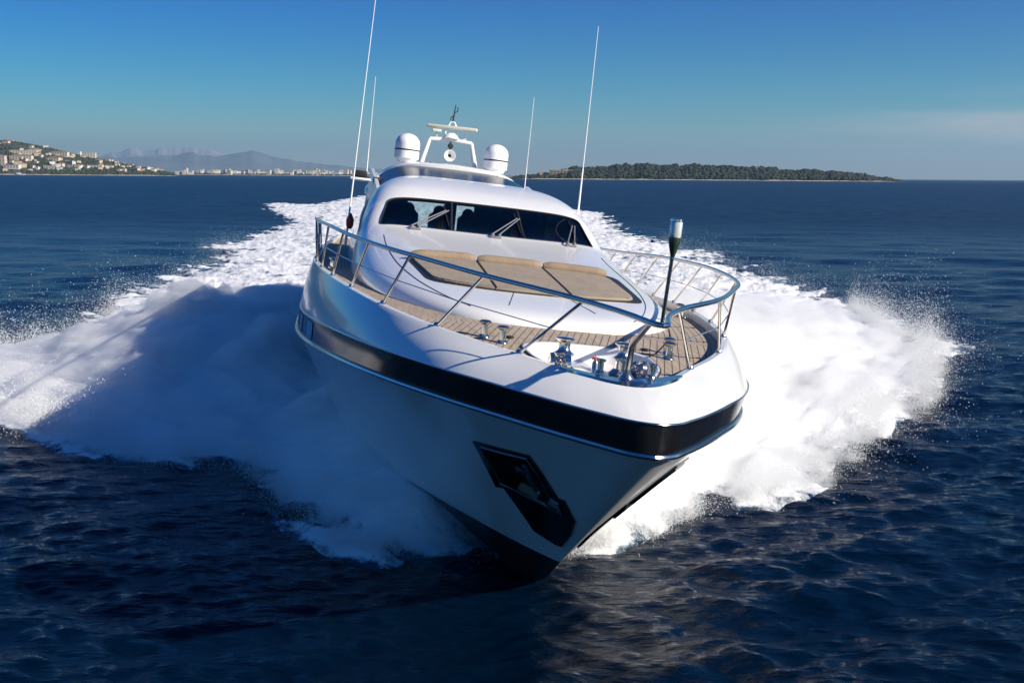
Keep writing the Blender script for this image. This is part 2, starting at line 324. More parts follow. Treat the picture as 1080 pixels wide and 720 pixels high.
def foam_height(X, Y, poly, side):
    rel = np.stack([X-BO[0], Y-BO[1]], -1); d = -(rel@BF); l = (rel@BP)*side
    dist = seg_dist(X, Y, poly)
    # streaks thrown outwards and back from the hull
    u = (l*.62+d*.78); v = (-l*.78+d*.62)
    st = fbm(u/4.5, v/.8, 5, 2); lump = fbm(X/2.2, Y/2.2, 6, 8); big = fbm(X/7, Y/7, 3, 5)
    edge = dist+((st-.5)*(1.2+np.clip(d, 0, 60)*.035)*2.0+(lump-.5)*1.0)*np.clip(d/15, .25, 1)
    amp = interp([(-2, .2), (3, .5), (6, .95), (10, 1.5), (16, 1.9), (24, 1.7), (32, .9), (45, .40), (70, .25), (300, .2)], d)
    lat = interp([(0, 1), (4, 1), (8, .62), (12, .36), (18, .28)], l-interp([(0, 0), (3.4, .1), (7, 1.3), (12, 2.7), (18, 3.4), (40, 3.6)], d)); amp = amp*np.where(d < 45, lat, 1)
    prof = 1-np.exp(-np.clip(edge, 0, None)/(1.0+amp*1.1)); prof = prof**1.35*(.30+.70*np.clip(dist/5.5, 0, 1))
    nearf = np.clip((40-d)/14, 0, 1)
    h = amp*prof*(.97+.75*(big-.5)+(.5-.32*nearf)*(lump-.5)+.45*(st-.5))
    hw = interp([(0, 0), (3.4, .1), (7, 1.3), (12, 2.7), (18, 3.4), (40, 3.6)], d)
    h = np.maximum(h, interp([(4, 0), (6, .35), (8, .75), (11, 1.05), (16, 1.25), (26, 1.1), (38, .3), (50, 0)], d)*np.exp(-(np.clip(l-hw, 0, None)/1.6)**2)*(.9+.3*(lump-.5))*np.clip(edge, 0, 1))
    h = np.where(edge > 0, h, edge*.25)
    rough = (.30-.18*nearf)*(fbm(X*1.6, Y*1.6, 4, 14)-.5)*np.clip(edge, 0, 1)
    return h+rough+.02, edge, d, lat
def wake(name, poly, side, label):
    poly = np.array(poly); rad = np.hypot(poly[:, 0], poly[:, 1]); ang = np.arctan2(poly[:, 0], poly[:, 1])
    r0_, r1_ = max(rad.min()*.92, 9), rad.max()*1.06; a0, a1 = ang.min()-.03, ang.max()+.03
    k = CAM_H*F_PX; p = []; q = k/r0_
    while q > k/r1_: p.append(k/q); q -= (.9 if q > 60 else .6)
    rr = np.array(p); aa = np.arange(a0, a1, .00115)
    Rg, A = np.meshgrid(rr, aa, indexing='ij'); X = Rg*np.sin(A); Y = Rg*np.cos(A)
    sp = np.maximum(np.gradient(rr)[:, None]*np.ones_like(A), Rg*.0016)
    h, edge, d, lat = foam_height(X, Y, poly, side)
    Z = wave(X, Y, sp)*np.clip(1-edge/6, .3, 1)+h
    keep = (edge > -.9).reshape(-1)
    F = gridF(len(rr), len(aa)); F = F[keep[F].all(1)]
    V = np.stack([X, Y, Z], -1).reshape(-1, 3); used = np.zeros(len(V), bool); used[F.ravel()] = True
    idx = np.cumsum(used)-1; V = V[used]; F = idx[F]
    o = mesh_obj(name, V, F[:, ::-1], M_foam, angle=None)
    near = np.clip(1.2-d/38, 0, 1)
    th = np.clip(edge*.10, 0, .17)+near*.35*np.clip(edge/1.2, 0, 1)-.02+np.clip((d-26)/20, 0, 1)*(fbm(X/2.2+9, Y/3.0, 5, 61, .6)-.5)*.42
    at = o.data.attributes.new('thick', 'FLOAT', 'POINT'); at.data.foreach_set('value', th.reshape(-1)[used].astype(np.float32))
    tag(o, label, 'wake', kind='stuff')
    return o
wake('wake_foam', WAKE['L'], -1, 'white wake foam thrown out on the shaded side of the yacht')
wake('wake_foam', WAKE['R'], 1, 'sunlit white wake foam thrown out on the bright side of the yacht')

def drops(name, poly, side, n, label, seed):
    g = np.random.default_rng(seed); poly = np.array(poly)
    per = []; 
    # points along the boundary nearest the yacht's spray, weighted to the near part
    seg = np.roll(poly, -1, 0)-poly; L = np.hypot(seg[:, 0], seg[:, 1]); mid = poly+seg/2
    d_ = -((mid-BO)@BF); w = L*np.where((d_ > 1) & (d_ < 34), 1, .04)*np.where(d_ > 90, 0, 1); w /= w.sum()
    k = g.choice(len(poly), n, p=w); t = g.random(n)
    px = poly[k, 0]+seg[k, 0]*t; py = poly[k, 1]+seg[k, 1]*t
    sc = .25+.9*np.clip(-(np.stack([px, py], -1)-BO)@BF/22, .1, 1)
    rr = g.exponential(1, n)*.36*sc-1.0*sc; an = g.random(n)*6.283
    # push outward/inward along the normal
    nx = seg[k, 1]/L[k]; ny = -seg[k, 0]/L[k]
    cx, cy_ = poly.mean(0); sgn = np.sign((px-cx)*nx+(py-cy_)*ny); nx *= sgn; ny *= sgn
    clump = fbm(px*1.3+rr*.3, py*1.3, 4, 31)
    rr = rr*(.1+3.2*clump**2.4)
    px = px+nx*rr+g.normal(size=n)*.16*sc; py = py+ny*rr+g.normal(size=n)*.16*sc
    h, edge, d, lat = foam_height(px, py, poly, side)
    z = np.clip(h, 0, None)+g.exponential(1, n)*.35*sc*np.clip(1.3-np.abs(rr)/3, .15, 1)*(.4+1.2*clump)
    s = (.0028+.009*g.random(n)**6)*np.clip(np.hypot(px, py)/22, .7, 1.35)
    T = np.array([[1, 1, 1], [1, -1, -1], [-1, 1, -1], [-1, -1, 1]], float)*.8
    c = np.stack([px, py, z], -1); V = (c[:, None]+T[None]*s[:, None, None]).reshape(-1, 3)
    B = np.array([[0, 1, 2], [0, 3, 1], [0, 2, 3], [1, 3, 2]]); F = (np.arange(n)[:, None, None]*4+B[None]).reshape(-1, 3)
    o = mesh_obj(name, V, F, M_drop, smooth=False); tag(o, label, 'spray', kind='stuff')
drops('spray', WAKE['L'], -1, 360000, 'fine spray drops flying off the shaded side bow wave', 3)
drops('spray', WAKE['R'], 1, 360000, 'fine spray drops flying off the sunlit bow wave', 4)

def mist(name, poly, side, label, dens, dmax=46):
    """the airborne part of the bow wave: a cloud of fine drops that thins out towards its edges"""
    poly = np.array(poly); rel = poly-BO; dd_ = -(rel@BF); near = poly[dd_ < dmax+8]
    x0, x1 = near[:, 0].min()-2, near[:, 0].max()+2; y0, y1 = near[:, 1].min()-2, near[:, 1].max()+2; st = .17
    X, Y_ = np.meshgrid(np.arange(x0, x1, st), np.arange(y0, y1, st), indexing='ij')
    h, edge, d, lat = foam_height(X, Y_, poly, side)
    fade = np.clip((dmax-d)/12, 0, 1)*np.clip((d+1)/4, 0, 1)
    e2 = edge+1.3
    t = (.35+.65*np.clip(e2/6, 0, 1))*np.clip(e2/3.2, 0, 1)**1.3*(.40+.60*np.clip(d/11, 0, 1))*fade*np.clip((seg_dist(X, Y_, poly)+.8)/1.2, 0, 1)*(.25+.75*lat)
    l_ = ((X-BO[0])*BP[0]+(Y_-BO[1])*BP[1])*side; uu = l_*.70+d*.71; vv = -l_*.71+d*.70; pl = .55*fbm(uu/2.6+4, vv/.7, 6, 77, .62)+.45*fbm(X/1.2, Y_/1.2, 5, 71)
    top = (np.clip(h, 0, None)+.12)*np.clip(t/.16, 0, 1)-.12+t*(.10+2.3*np.clip(pl, 0, 1)**2.2)
    keep = (t > .004).reshape(-1); F = gridF(*X.shape); F = F[keep[F].all(1)]
    V = np.stack([X, Y_, top], -1).reshape(-1, 3); used = np.zeros(len(V), bool); used[F.ravel()] = True; idx = np.cumsum(used)-1
    V = V[used]; F = idx[F]; n = len(V); Vb = V.copy(); Vb[:, 2] = -.12
    # side walls along the boundary
    e = np.concatenate([F[:, [0, 1]], F[:, [1, 2]], F[:, [2, 3]], F[:, [3, 0]]]); key = e[:, 0].astype(np.int64)*n+e[:, 1]; rkey = e[:, 1].astype(np.int64)*n+e[:, 0]
    bd = e[~np.isin(key, rkey)]; W = np.stack([bd[:, 1], bd[:, 0], bd[:, 0]+n, bd[:, 1]+n], -1)
    FF = np.concatenate([F, F[:, ::-1]+n, W])
    m = bpy.data.materials.new('spray_mist'); m.use_nodes = True; N = m.node_tree.nodes; N.clear(); o = N.new('ShaderNodeOutputMaterial'); v = N.new('ShaderNodeVolumePrincipled')
    v.inputs['Color'].default_value = (.97, .975, .98, 1); v.inputs['Density'].default_value = dens; v.inputs['Anisotropy'].default_value = .25
    L = m.node_tree.links; tcn = N.new('ShaderNodeTexCoord'); mpn = N.new('ShaderNodeMapping'); an = math.atan2(*( (BP*side*.70-BF*.71)[::-1])); mpn.inputs['Rotation'].default_value = (0, 0, -an); mpn.inputs['Scale'].default_value = (.24, 1.7, 1.5); mpn.vector_type = 'POINT'
    mp0 = N.new('ShaderNodeMapping'); mp0.inputs['Rotation'].default_value = (0, 0, -an); nn = N.new('ShaderNodeTexNoise'); nn.inputs['Scale'].default_value = 1.5; nn.inputs['Detail'].default_value = 5; nn.inputs['Roughness'].default_value = .62
    mpn.inputs['Rotation'].default_value = (0, 0, 0); L.new(tcn.outputs['Object'], mp0.inputs[0]); L.new(mp0.outputs[0], mpn.inputs[0]); L.new(mpn.outputs[0], nn.inputs[0])
    mr = N.new('ShaderNodeMapRange'); mr.inputs[1].default_value = .38; mr.inputs[2].default_value = .62; mr.inputs[3].default_value = dens*.12; mr.inputs[4].default_value = dens*2.6; L.new(nn.outputs[0], mr.inputs[0]); L.new(mr.outputs[0], v.inputs['Density'])
    m.node_tree.links.new(v.outputs[0], o.inputs['Volume'])
    ob = mesh_obj(name, np.concatenate([V, Vb]), FF, m, smooth=False); tag(ob, label, 'mist', kind='stuff')
mist('mist', WAKE['L'], -1, 'fine mist hanging over the shaded side bow wave', 1.9)
mist('mist', WAKE['R'], 1, 'fine mist hanging over the sunlit bow wave', 1.9)

# ------------------------------------------------------------------ the yacht
BR = Matrix(((0.15614491056322238, 0.9820965308587591, 0.10538107505806595), (-0.9875987683517039, 0.15346598573533682, 0.033118936765526547), (0.01635358234151862, -0.10924557335412653, 0.9938802568957326)))
BT = Vector((1.4643, 10.4364, CAM_H-2.8496))
yacht = bpy.data.objects.new('motor_yacht', None); COL.objects.link(yacht)
mw = BR.to_4x4(); mw.translation = BT+BR@Vector(OFF); yacht.matrix_world = mw
tag(yacht, 'large white motor yacht with black hull stripe speeding towards the viewer', 'yacht')
Y = yacht
LEN = 36.0
rub_w = [(0, 0), (.04, .13), (.12, .235), (.36, .43), (.8, .76), (1.6, 1.29), (2.4, 1.78), (3.2, 2.18), (4.3, 2.63), (5.75, 3.07), (7.4, 3.44), (9.2, 3.76), (11.5, 4.02), (14, 4.18), (18, 4.25), (25, 4.15), (36, 3.8)]
rub_z = [(0, 0), (2, -.04), (4, -.12), (6, -.235), (9, -.45), (12, -.68), (15, -.85), (20, -1.0), (36, -1.1)]
top_w = [(0, 0), (.04, .16), (.12, .28), (.36, .49), (.8, .84), (1.6, 1.38), (2.4, 1.88), (3.2, 2.27), (4.3, 2.70), (5.75, 3.11), (7.4, 3.46), (9.2, 3.76), (11.5, 4.0), (14, 4.15), (18, 4.2), (25, 4.1), (36, 3.76)]
gun_w = [(0, 0), (.05, .18), (.12, .29), (.3, .47), (.55, .68), (1.35, 1.18), (2.1, 1.68), (2.8, 2.08), (4.4, 2.74), (6.3, 3.2), (8.2, 3.53), (10.6, 3.80), (14, 3.98), (20, 4.0), (35, 3.6)]
gun_z = [(0, .57), (1.4, .63), (2.8, .70), (4.3, .76), (6.3, .80), (8.2, .81), (11, .79), (14, .72), (19, .62), (35, .5)]
chi_w = [(0, 0), (.3, .14), (1, .42), (2, .78), (4, 1.5), (6, 2.15), (9, 2.85), (12, 3.25), (16, 3.5), (25, 3.6), (32.6, 3.4)]
chi_z = [(0, -2.35), (2, -2.5), (5, -2.65), (10, -2.75), (32.6, -2.8)]
kee_z = [(0, -2.35), (.68, -2.8), (1.38, -3.15), (2.6, -3.6), (5, -3.95), (8, -4.05), (32.6, -4.05)]
def iw(tab, D): return interp([(math.sqrt(a), b) for a, b in tab], np.sqrt(D))
def g_(s): return s**2.3
def C_rub(s): D = LEN*g_(s); return -D, iw(rub_w, D), interp(rub_z, D)
def C_top(s): D = (LEN-.03)*g_(s); return -.03-D, iw(top_w, D), interp(rub_z, D)+.34+.012*D*(D < 16)+.192*(D >= 16)
def C_gun(s): D = (LEN-1.0)*g_(s); return -1.0-D, iw(gun_w, D), interp(gun_z, D)
def C_chi(s): D = (LEN-3.4)*g_(s); return -3.4-D, interp(chi_w, D), interp(chi_z, D)
def C_kee(s): D = (LEN-3.4)*g_(s); return -3.4-D, 0*D, interp(kee_z, D)
def hull_pt(s, t):
    c = C_chi(s); r = C_rub(s); p = 1.02-.14*np.exp(-LEN*g_(s)/5)
    return c[0]+(r[0]-c[0])*t, c[1]+(r[1]-c[1])*t**p, c[2]+(r[2]-c[2])*t
S = np.linspace(0, 1, 110)
def row(f, s=S): a = f(s); return np.stack([a[0]+0*s, a[1]+0*s, a[2]+0*s], -1)
def both(rows):
    """rows: list of N x 3 starboard-to-port; mirrored about y"""
    P_ = np.stack(rows, 1); return P_
def lerp_rows(f, n, bulge=0.):
    pass
HT = np.concatenate([[0, .035], np.linspace(.08, 1, 20)])
# --- hull solid: deck line (under the gunwale), topsides, band, flare down to keel, both sides
def side_rows():
    rows = []; ids = []
    g = row(C_gun); tp = row(C_top); rb = row(C_rub); ch = row(C_chi); ke = row(C_kee)
    inn = g.copy(); inn[:, 1] = np.maximum(g[:, 1]-.12, 0); inn[:, 0] -= .10*np.exp(-S*9); inn[:, 2] -= .0
    dk = inn.copy(); dk[:, 2] -= .42
    capo = g.copy(); 
    rows += [('deckside', dk), ('cap', inn)]
    capm = g.copy(); capm[:, 1] = np.maximum(g[:, 1]-.03, 0); capm[:, 2] += .012; rows.append(('cap', capm))
    for t in np.linspace(0, 1, 9):
        q = g+(tp-g)*t; q[:, 1] += .035*math.sin(math.pi*t)*np.clip(g[:, 1]/1.0, 0, 1)
        q[:, 0] += .05*math.sin(math.pi*t)*np.exp(-S*8)
        rows.append(('flare', q))
    for t in (.5, 1): rows.append(('band', tp+(rb-tp)*t))
    for t in HT[::-1][1:]: rows.append(('top', np.stack([a+0*S for a in hull_pt(S, t)], -1)))
    for t in (.5, 1): rows.append(('bottom', ch+(ke-ch)*t))
    return rows
ROWS = side_rows()
def hull():
    P1 = [r for _, r in ROWS]; K = [k for k, _ in ROWS]; n = len(P1)
    st = [r*np.array([1, -1, 1]) for r in P1]; pt = P1[::-1][1:]     # starboard from deck to keel, then port back up
    allr = st+pt; G = np.stack(allr, 1); N_, Mv = G.shape[:2]
    F = gridF(N_, Mv); V = G.reshape(-1, 3)
    mi = np.zeros(len(F), int); kk = K[1:]+K[1:][::-1]
    for j in range(Mv-1):
        k = kk[j]
        idx = np.arange(N_-1)*(Mv-1)+j
        if k == 'bottom': mi[idx] = 2
        if k == 'band': mi[idx] = 1
    Vl = V.tolist(); Fl = [tuple(f) for f in F]
    Fl.append(tuple((N_-1)*Mv+j for j in range(Mv)))      # transom
    mi = list(mi)+[0]
    # closed sole under the deck
    for i in range(N_-1): Fl.append((i*Mv, i*Mv+Mv-1, (i+1)*Mv+Mv-1, (i+1)*Mv)); mi.append(0)
    o = mesh_obj('hull', Vl, Fl, [M_white, M_black, M_anti], Y, angle=28)
    o.data.polygons.foreach_set('material_index', np.array(mi, np.int32))
    bm = bmesh.new(); bm.from_mesh(o.data); bmesh.ops.remove_doubles(bm, verts=bm.verts, dist=1e-4); bmesh.ops.recalc_face_normals(bm, faces=bm.faces); bm.to_mesh(o.data); bm.free()
    o.data.set_sharp_from_angle(angle=R_(28))
    return o
HULL = hull()
def strip_tube(name, curve, r, m, s0=0., s1=1., outw=0., dz=0., n=140, sq=None):
    ss = np.linspace(s0, s1, n)**1.0; a = row(curve, ss); a[:, 1] += outw*np.clip(a[:, 1]/.2, 0, 1); a[:, 0] += outw*np.exp(-ss*30); a[:, 2] += dz
    pts = np.concatenate([(a*np.array([1, -1, 1]))[::-1], a[1:]])
    return MB().tube(pts.tolist(), r, 8).build(name, m, Y)
strip_tube('rub_rail', C_rub, .034, M_chrome, outw=.02)
strip_tube('stripe_trim', C_top, .014, M_chrome, outw=.006)
# hull windows set in the black stripe, aft
def band_panel(s0, s1, side):
    ss = np.linspace(s0, s1, 10); a = row(C_top, ss); b = row(C_rub, ss); rows = []
    for t in (.14, .86): q = a+(b-a)*t; q[:, 1] += .012; rows.append(q*np.array([1, side, 1]))
    G = np.stack(rows, 1); return mesh_obj('hull_window', G.reshape(-1, 3), gridF(10, 2), M_dglass, Y)
sX = lambda D: (D/LEN)**(1/2.3)
for D0 in (9.0, 11.2, 13.2):
    for sd_ in (-1, 1): band_panel(sX(D0), sX(D0+.9), sd_)
# deck
def rounded(poly, r, n=5):
    out_ = []; k = len(poly)
    for i in range(k):
        p = Vector(poly[i]); a = (Vector(poly[i-1])-p); b = (Vector(poly[(i+1) % k])-p); rr = min(r, a.length*.45, b.length*.45)
        p1 = p+a.normalized()*rr; p2 = p+b.normalized()*rr
        for j in range(n+1):
            t = j/n; out_.append(tuple(p1*(1-t)**2+p*2*t*(1-t)+p2*t*t))
    return out_
WELL = rounded([(-1.75, -.42), (-1.75, .42), (-2.7, .82), (-3.5, .86), (-3.85, .5), (-3.85, -.5), (-3.5, -.86), (-2.7, -.82)], .3, 5)
def deck():
    g = row(C_gun); inn = g.copy(); inn[:, 1] = np.maximum(g[:, 1]-.121, 0); inn[:, 0] -= .10*np.exp(-S*9); inn[:, 2] -= .13
    ks = np.linspace(-1, 1, 61); G = np.stack([np.stack([inn[:, 0], inn[:, 1]*k, inn[:, 2]+.03*(1-k*k)*np.clip(inn[:, 1], 0, 1)], -1) for k in ks], 1)
    o = mesh_obj('deck', G.reshape(-1, 3), gridF(len(S), len(ks)), M_teak, Y)
    W = np.repeat(inn[:, 1:2], len(ks), 1); YY = G[..., 1]; D_ = -G[..., 0]
    e = W-np.abs(YY); pl = np.where(D_ < 5.3, (YY-.30*D_)*.80+20, np.where(YY > 0, e*.8, e)+10)
    a = o.data.attributes.new('plank', 'FLOAT', 'POINT'); a.data.foreach_set('value', pl.reshape(-1).astype(np.float32))
    # opening for the anchor well
    bm = bmesh.new(); bm.from_mesh(o.data); nW = len(WELL)
    for i in range(nW):
        p = Vector((WELL[i][0]-OFF[0], WELL[i][1]-OFF[1], 0)); q = Vector((WELL[(i+1) % nW][0]-OFF[0], WELL[(i+1) % nW][1]-OFF[1], 0)); t_ = q-p
        gm = [f for f in bm.faces if (f.calc_center_median().xy-Vector((-2.8-OFF[0], 0))).length < 1.6]
        bmesh.ops.bisect_plane(bm, geom=gm+list({e for f in gm for e in f.edges})+list({v for f in gm for v in f.verts}), plane_co=p, plane_no=Vector((t_.y, -t_.x, 0)), dist=1e-5)
    def ins(c):
        sg_ = [((WELL[(i+1) % nW][0]-WELL[i][0])*(c.y+OFF[1]-WELL[i][1])-(WELL[(i+1) % nW][1]-WELL[i][1])*(c.x+OFF[0]-WELL[i][0])) for i in range(nW)]
        return all(v > 0 for v in sg_) or all(v < 0 for v in sg_)
    bmesh.ops.delete(bm, geom=[f for f in bm.faces if ins(f.calc_center_median())], context='FACES'); bm.to_mesh(o.data); bm.free()
    return o
deck()
def deck_z(X_): return float(interp(gun_z, max(-X_-1.0, 0)))-.11

# --- deckhouse: superellipse sections (d, top z, base half width, exponent)
SS_top = [(5.15, .66), (5.3, .76), (5.7, .86), (6.5, .95), (8, 1.10), (10, 1.28), (12, 1.46), (13.4, 1.62), (14.2, 1.76), (15.5, 2.40), (16.6, 2.75), (18, 2.98), (19.5, 3.05), (21, 3.01), (24, 2.9), (30, 2.7)]
SS_w = [(5.15, .02), (5.2, .6), (5.35, 1.1), (5.7, 1.55), (6.5, 2.08), (8, 2.60), (10, 2.92), (12, 3.05), (15, 3.12), (20, 3.15), (30, 3.0)]
SS_n = [(5.15, 4.5), (9, 4.5), (12, 5.5), (13.5, 8), (16, 8), (18, 6), (21, 4.5), (30, 3.5)]
ZB = .35
def ss_pt(d, th, inset=0.):
    zt = interp(SS_top, d)-inset; w = np.maximum(interp(SS_w, d)-inset, .01); n = interp(SS_n, d)
    c = np.cos(th); s = np.sin(th)
    y = w*np.sign(c)*np.abs(c)**(2/n); z = ZB+(zt-ZB)*np.abs(s)**(2/n)
    # tumblehome: sides lean in with height
    y = y*(1-.17*np.clip((z-.9)/2.2, 0, 1))
    return y, z
def ss_top_z(d, yy):
    """height of the shell at (d, y)"""
    th = np.linspace(.02, math.pi/2, 400); y, z = ss_pt(np.full_like(th, d), th); o = np.argsort(y); return float(np.interp(abs(yy), y[o], z[o]))
def loft(ds, inset, z0=None, nth=61, name='x', m=M_white):
    th = np.linspace(0, math.pi, nth); th = math.pi/2+(th-math.pi/2)*1.0
    G = []
    for d in ds:
        y, z = ss_pt(np.full_like(th, d), th, inset)
        if z0 is not None: z = np.maximum(z, z0)
        G.append(np.stack([np.full_like(th, -d), y, z], -1))
    G = np.stack(G); n, k = G.shape[:2]; F = [tuple(f) for f in gridF(n, k)]
    F.append(tuple(range(k))); F.append(tuple((n-1)*k+j for j in range(k)))
    for i in range(n-1): F.append((i*k, i*k+k-1, (i+1)*k+k-1, (i+1)*k))
    o = mesh_obj(name, G.reshape(-1, 3), F, m, Y)
    bm = bmesh.new(); bm.from_mesh(o.data); bmesh.ops.remove_doubles(bm, verts=bm.verts, dist=1e-5); bmesh.ops.recalc_face_normals(bm, faces=bm.faces); bm.to_mesh(o.data); bm.free()
    return o
dsA = np.concatenate([[5.15, 5.17, 5.2, 5.25, 5.3, 5.4, 5.55, 5.7, 5.9], np.arange(6.2, 13.2, .4), np.arange(13.2, 19.8, .15), np.arange(20, 26.6, .6)])
house = loft(dsA, 0, name='superstructure', nth=91)
house.data.materials.append(M_tanin)
def prism(poly, a0, a1, axis, m):
    """closed prism of a 2D outline along 'z' (outline x,y) or 'x' (outline y,z)"""
    V = []
    for a in (a0, a1):
        for p in poly: V.append((p[0], p[1], a) if axis == 'z' else (a, p[0], p[1]))
    n = len(poly); F = [tuple(range(n))[::-1], tuple(range(n, 2*n))]+[(i, (i+1) % n, n+(i+1) % n, n+i) for i in range(n)]
    o = mesh_obj('cutter', V, F, m, Y, smooth=False)
    bm = bmesh.new(); bm.from_mesh(o.data); bmesh.ops.recalc_face_normals(bm, faces=bm.faces); bm.to_mesh(o.data); bm.free(); return o
def cut(o, tools):
    for t in tools:
        md = o.modifiers.new('c', 'BOOLEAN'); md.operation = 'DIFFERENCE'; md.solver = 'EXACT'; md.object = t
        try: md.material_mode = 'TRANSFER'
        except Exception: pass
    bpy.context.view_layer.update(); dg = bpy.context.evaluated_depsgraph_get()
    me = bpy.data.meshes.new_from_object(o.evaluated_get(dg)); o.modifiers.clear(); old = o.data; o.data = me
    for t in tools: d = t.data; bpy.data.objects.remove(t); 
    me.polygons.foreach_set('use_smooth', np.ones(len(me.polygons), bool)); me.set_sharp_from_angle(angle=R_(32))
def rounded(poly, r, n=5):
    out_ = []; k = len(poly)
    for i in range(k):
        p = Vector(poly[i]); a = (Vector(poly[i-1])-p); b = (Vector(poly[(i+1) % k])-p); rr = min(r, a.length*.45, b.length*.45)
        p1 = p+a.normalized()*rr; p2 = p+b.normalized()*rr
        for j in range(n+1):
            t = j/n; out_.append(tuple(p1*(1-t)**2+p*2*t*(1-t)+p2*t*t))
    return out_
WSO = [(-14.2, -2.56), (-14.13, -1.3), (-14.1, 0), (-14.13, 1.3), (-14.2, 2.56), (-15.42, 2.36), (-15.5, 1.2), (-15.52, 0), (-15.5, -1.2), (-15.42, -2.36)]
WSO = [(-14.22, -2.56)]+[(-14.1-.1*(y/2.5)**2, y) for y in np.linspace(-2.2, 2.2, 15)]+[(-14.22, 2.56), (-15.42, 2.36)]+[(-15.52+.08*(y/2.3)**2, y) for y in np.linspace(2.0, -2.0, 15)]+[(-15.42, -2.36)]
WSOr = rounded([WSO[0]]+WSO[1:16]+[WSO[16], WSO[17]]+WSO[18:33]+[WSO[33]], .16, 4)
inner = loft(np.arange(13.3, 26.61, .35), .07, z0=.55, name='cutter', m=M_tanin, nth=61)
for v in inner.data.vertices:
    pass
cut1 = prism(WSOr, .9-0, 4.0, 'z', M_black)
cut2 = prism(rounded([(-2.2, .7), (2.2, .7), (2.1, 2.5), (-2.1, 2.5)], .15), -25.5, -28, 'x', M_tanin)
cut(house, [inner, cut1, cut2])
# windscreen glass: one sheet following the shell, split in three panes by slim pillars
def clipz(d, y, off): return ss_top_z(d, y)+off
def ws_edges(y):
    lo = 14.1+.1*(y/2.5)**2; hi = 15.52-.08*(y/2.3)**2; return lo, hi
def pane(y0, y1, name='windscreen'):
    ys = np.linspace(y0, y1, 24); G = []
    for yy in ys:
        lo, hi = ws_edges(yy); ym = 2.56-.02
        # end taper and rounding
        def lim(u):
            return u
        colp = []
        for u in np.linspace(0, 1, 12):
            d = lo+(hi-lo)*u; yl = 2.56+(2.36-2.56)*u; yk = yy*yl/2.56
            colp.append((-d, yk, clipz(d, yk, -.018)))
        G.append(colp)
    G = np.array(G); return mesh_obj(name, G.reshape(-1, 3), gridF(24, 12), M_glass, Y)
for a, b in ((-2.56, -.9), (-.86, .86), (.9, 2.56)): pane(a, b)
fr = MB()
pts = [(x, y, clipz(-x, y, -.004)) for x, y in WSOr]
fr.tube(pts, .02, 6, closed=True); fr.build('windscreen_seal', M_rubber, Y)
for yy in (-.88, .88):
    f2 = MB(); f2.tube([(-(14.12+1.38*u), yy*(1-.08*u), clipz(14.12+1.38*u, yy*(1-.08*u), -.02)) for u in np.linspace(0, 1, 8)], .028, 6); f2.build('windscreen_pillar', M_rubber, Y)
# cabin inside: helm console, seats, pillars, aft bulkhead
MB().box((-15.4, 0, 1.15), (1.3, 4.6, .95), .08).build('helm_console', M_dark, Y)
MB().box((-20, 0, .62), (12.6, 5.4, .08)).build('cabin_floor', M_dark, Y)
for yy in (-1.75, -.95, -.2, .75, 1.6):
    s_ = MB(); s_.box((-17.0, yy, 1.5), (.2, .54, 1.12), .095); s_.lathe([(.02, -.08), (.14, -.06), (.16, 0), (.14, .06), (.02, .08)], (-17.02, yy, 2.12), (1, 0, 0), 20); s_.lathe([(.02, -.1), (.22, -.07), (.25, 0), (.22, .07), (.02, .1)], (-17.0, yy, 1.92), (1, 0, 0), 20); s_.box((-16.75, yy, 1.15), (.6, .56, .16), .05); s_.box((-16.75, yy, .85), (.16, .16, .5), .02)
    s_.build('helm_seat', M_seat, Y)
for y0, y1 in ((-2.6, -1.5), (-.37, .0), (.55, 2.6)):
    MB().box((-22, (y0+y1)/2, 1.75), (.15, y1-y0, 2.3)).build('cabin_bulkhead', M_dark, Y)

# side windows of the deckhouse, glossy dark panels following the shell
def side_window(d0, d1, zlo, zhi, side):
    G = []
    for d in np.linspace(d0, d1, 26):
        th = np.linspace(.02, 1.5, 300); y, z = ss_pt(np.full_like(th, d), th); colp = []
        f = (d-d0)/(d1-d0); a, b = zlo(f), zhi(f)
        for u in np.linspace(0, 1, 8):
            zz = a+(b-a)*u; yy = float(np.interp(zz, z, y)); colp.append((-d, side*(yy+.012), zz))
        G.append(colp)
    G = np.array(G); return mesh_obj('side_window', G.reshape(-1, 3), gridF(26, 8), M_dglass, Y)
for sd_ in (-1, 1): side_window(15.6, 24.5, lambda f: 1.25+.15*f, lambda f: min(1.35+5.5*f, 2.15+.1*f), sd_)

# --- upper works: wind deflector glass, hardtop arch with its two fins
def arch():
    # band: a thick arch that spans the roof at d~24-26
    ys = np.linspace(-2.75, 2.75, 41); G = []
    for yy in ys:
        k = abs(yy)/2.75; zt = 3.44-.10*k-.95*k**5; x0 = -23.4-1.5*k**3; prof = []
        for dx, dz in ((0, -.02), (.0, .10), (-.10, .15), (-.9, .20), (-2.4, .12), (-2.6, -.05), (-1.2, -.04), (-.2, -.04)):
            prof.append((x0+dx, yy, zt+dz))
        G.append(prof)
    G = np.array(G); F = [tuple(f) for f in gridF(41, 8, False, True)]+[tuple(range(8)), tuple(40*8+j for j in range(8))[::-1]]
    return mesh_obj('hardtop', G.reshape(-1, 3), F, M_white, Y, angle=50)
arch()
for sd_ in (-1, 1):
    G = []
    for u in np.linspace(0, 1, 12):
        x = -19.8-5.0*u; zt = 2.52+.70*u**.8; zb = 2.0
        yy = 2.50+.12*u
        G.append([(x, sd_*(yy-.06), zb), (x, sd_*(yy+.12), zb), (x-.1, sd_*(yy+.02), zt), (x-.1, sd_*(yy-.08), zt)])
    G = np.array(G); mesh_obj('roof_fin', G.reshape(-1, 3), [tuple(f) for f in gridF(12, 4, False, True)]+[(0, 1, 2, 3), (44, 45, 46, 47)], M_white, Y)
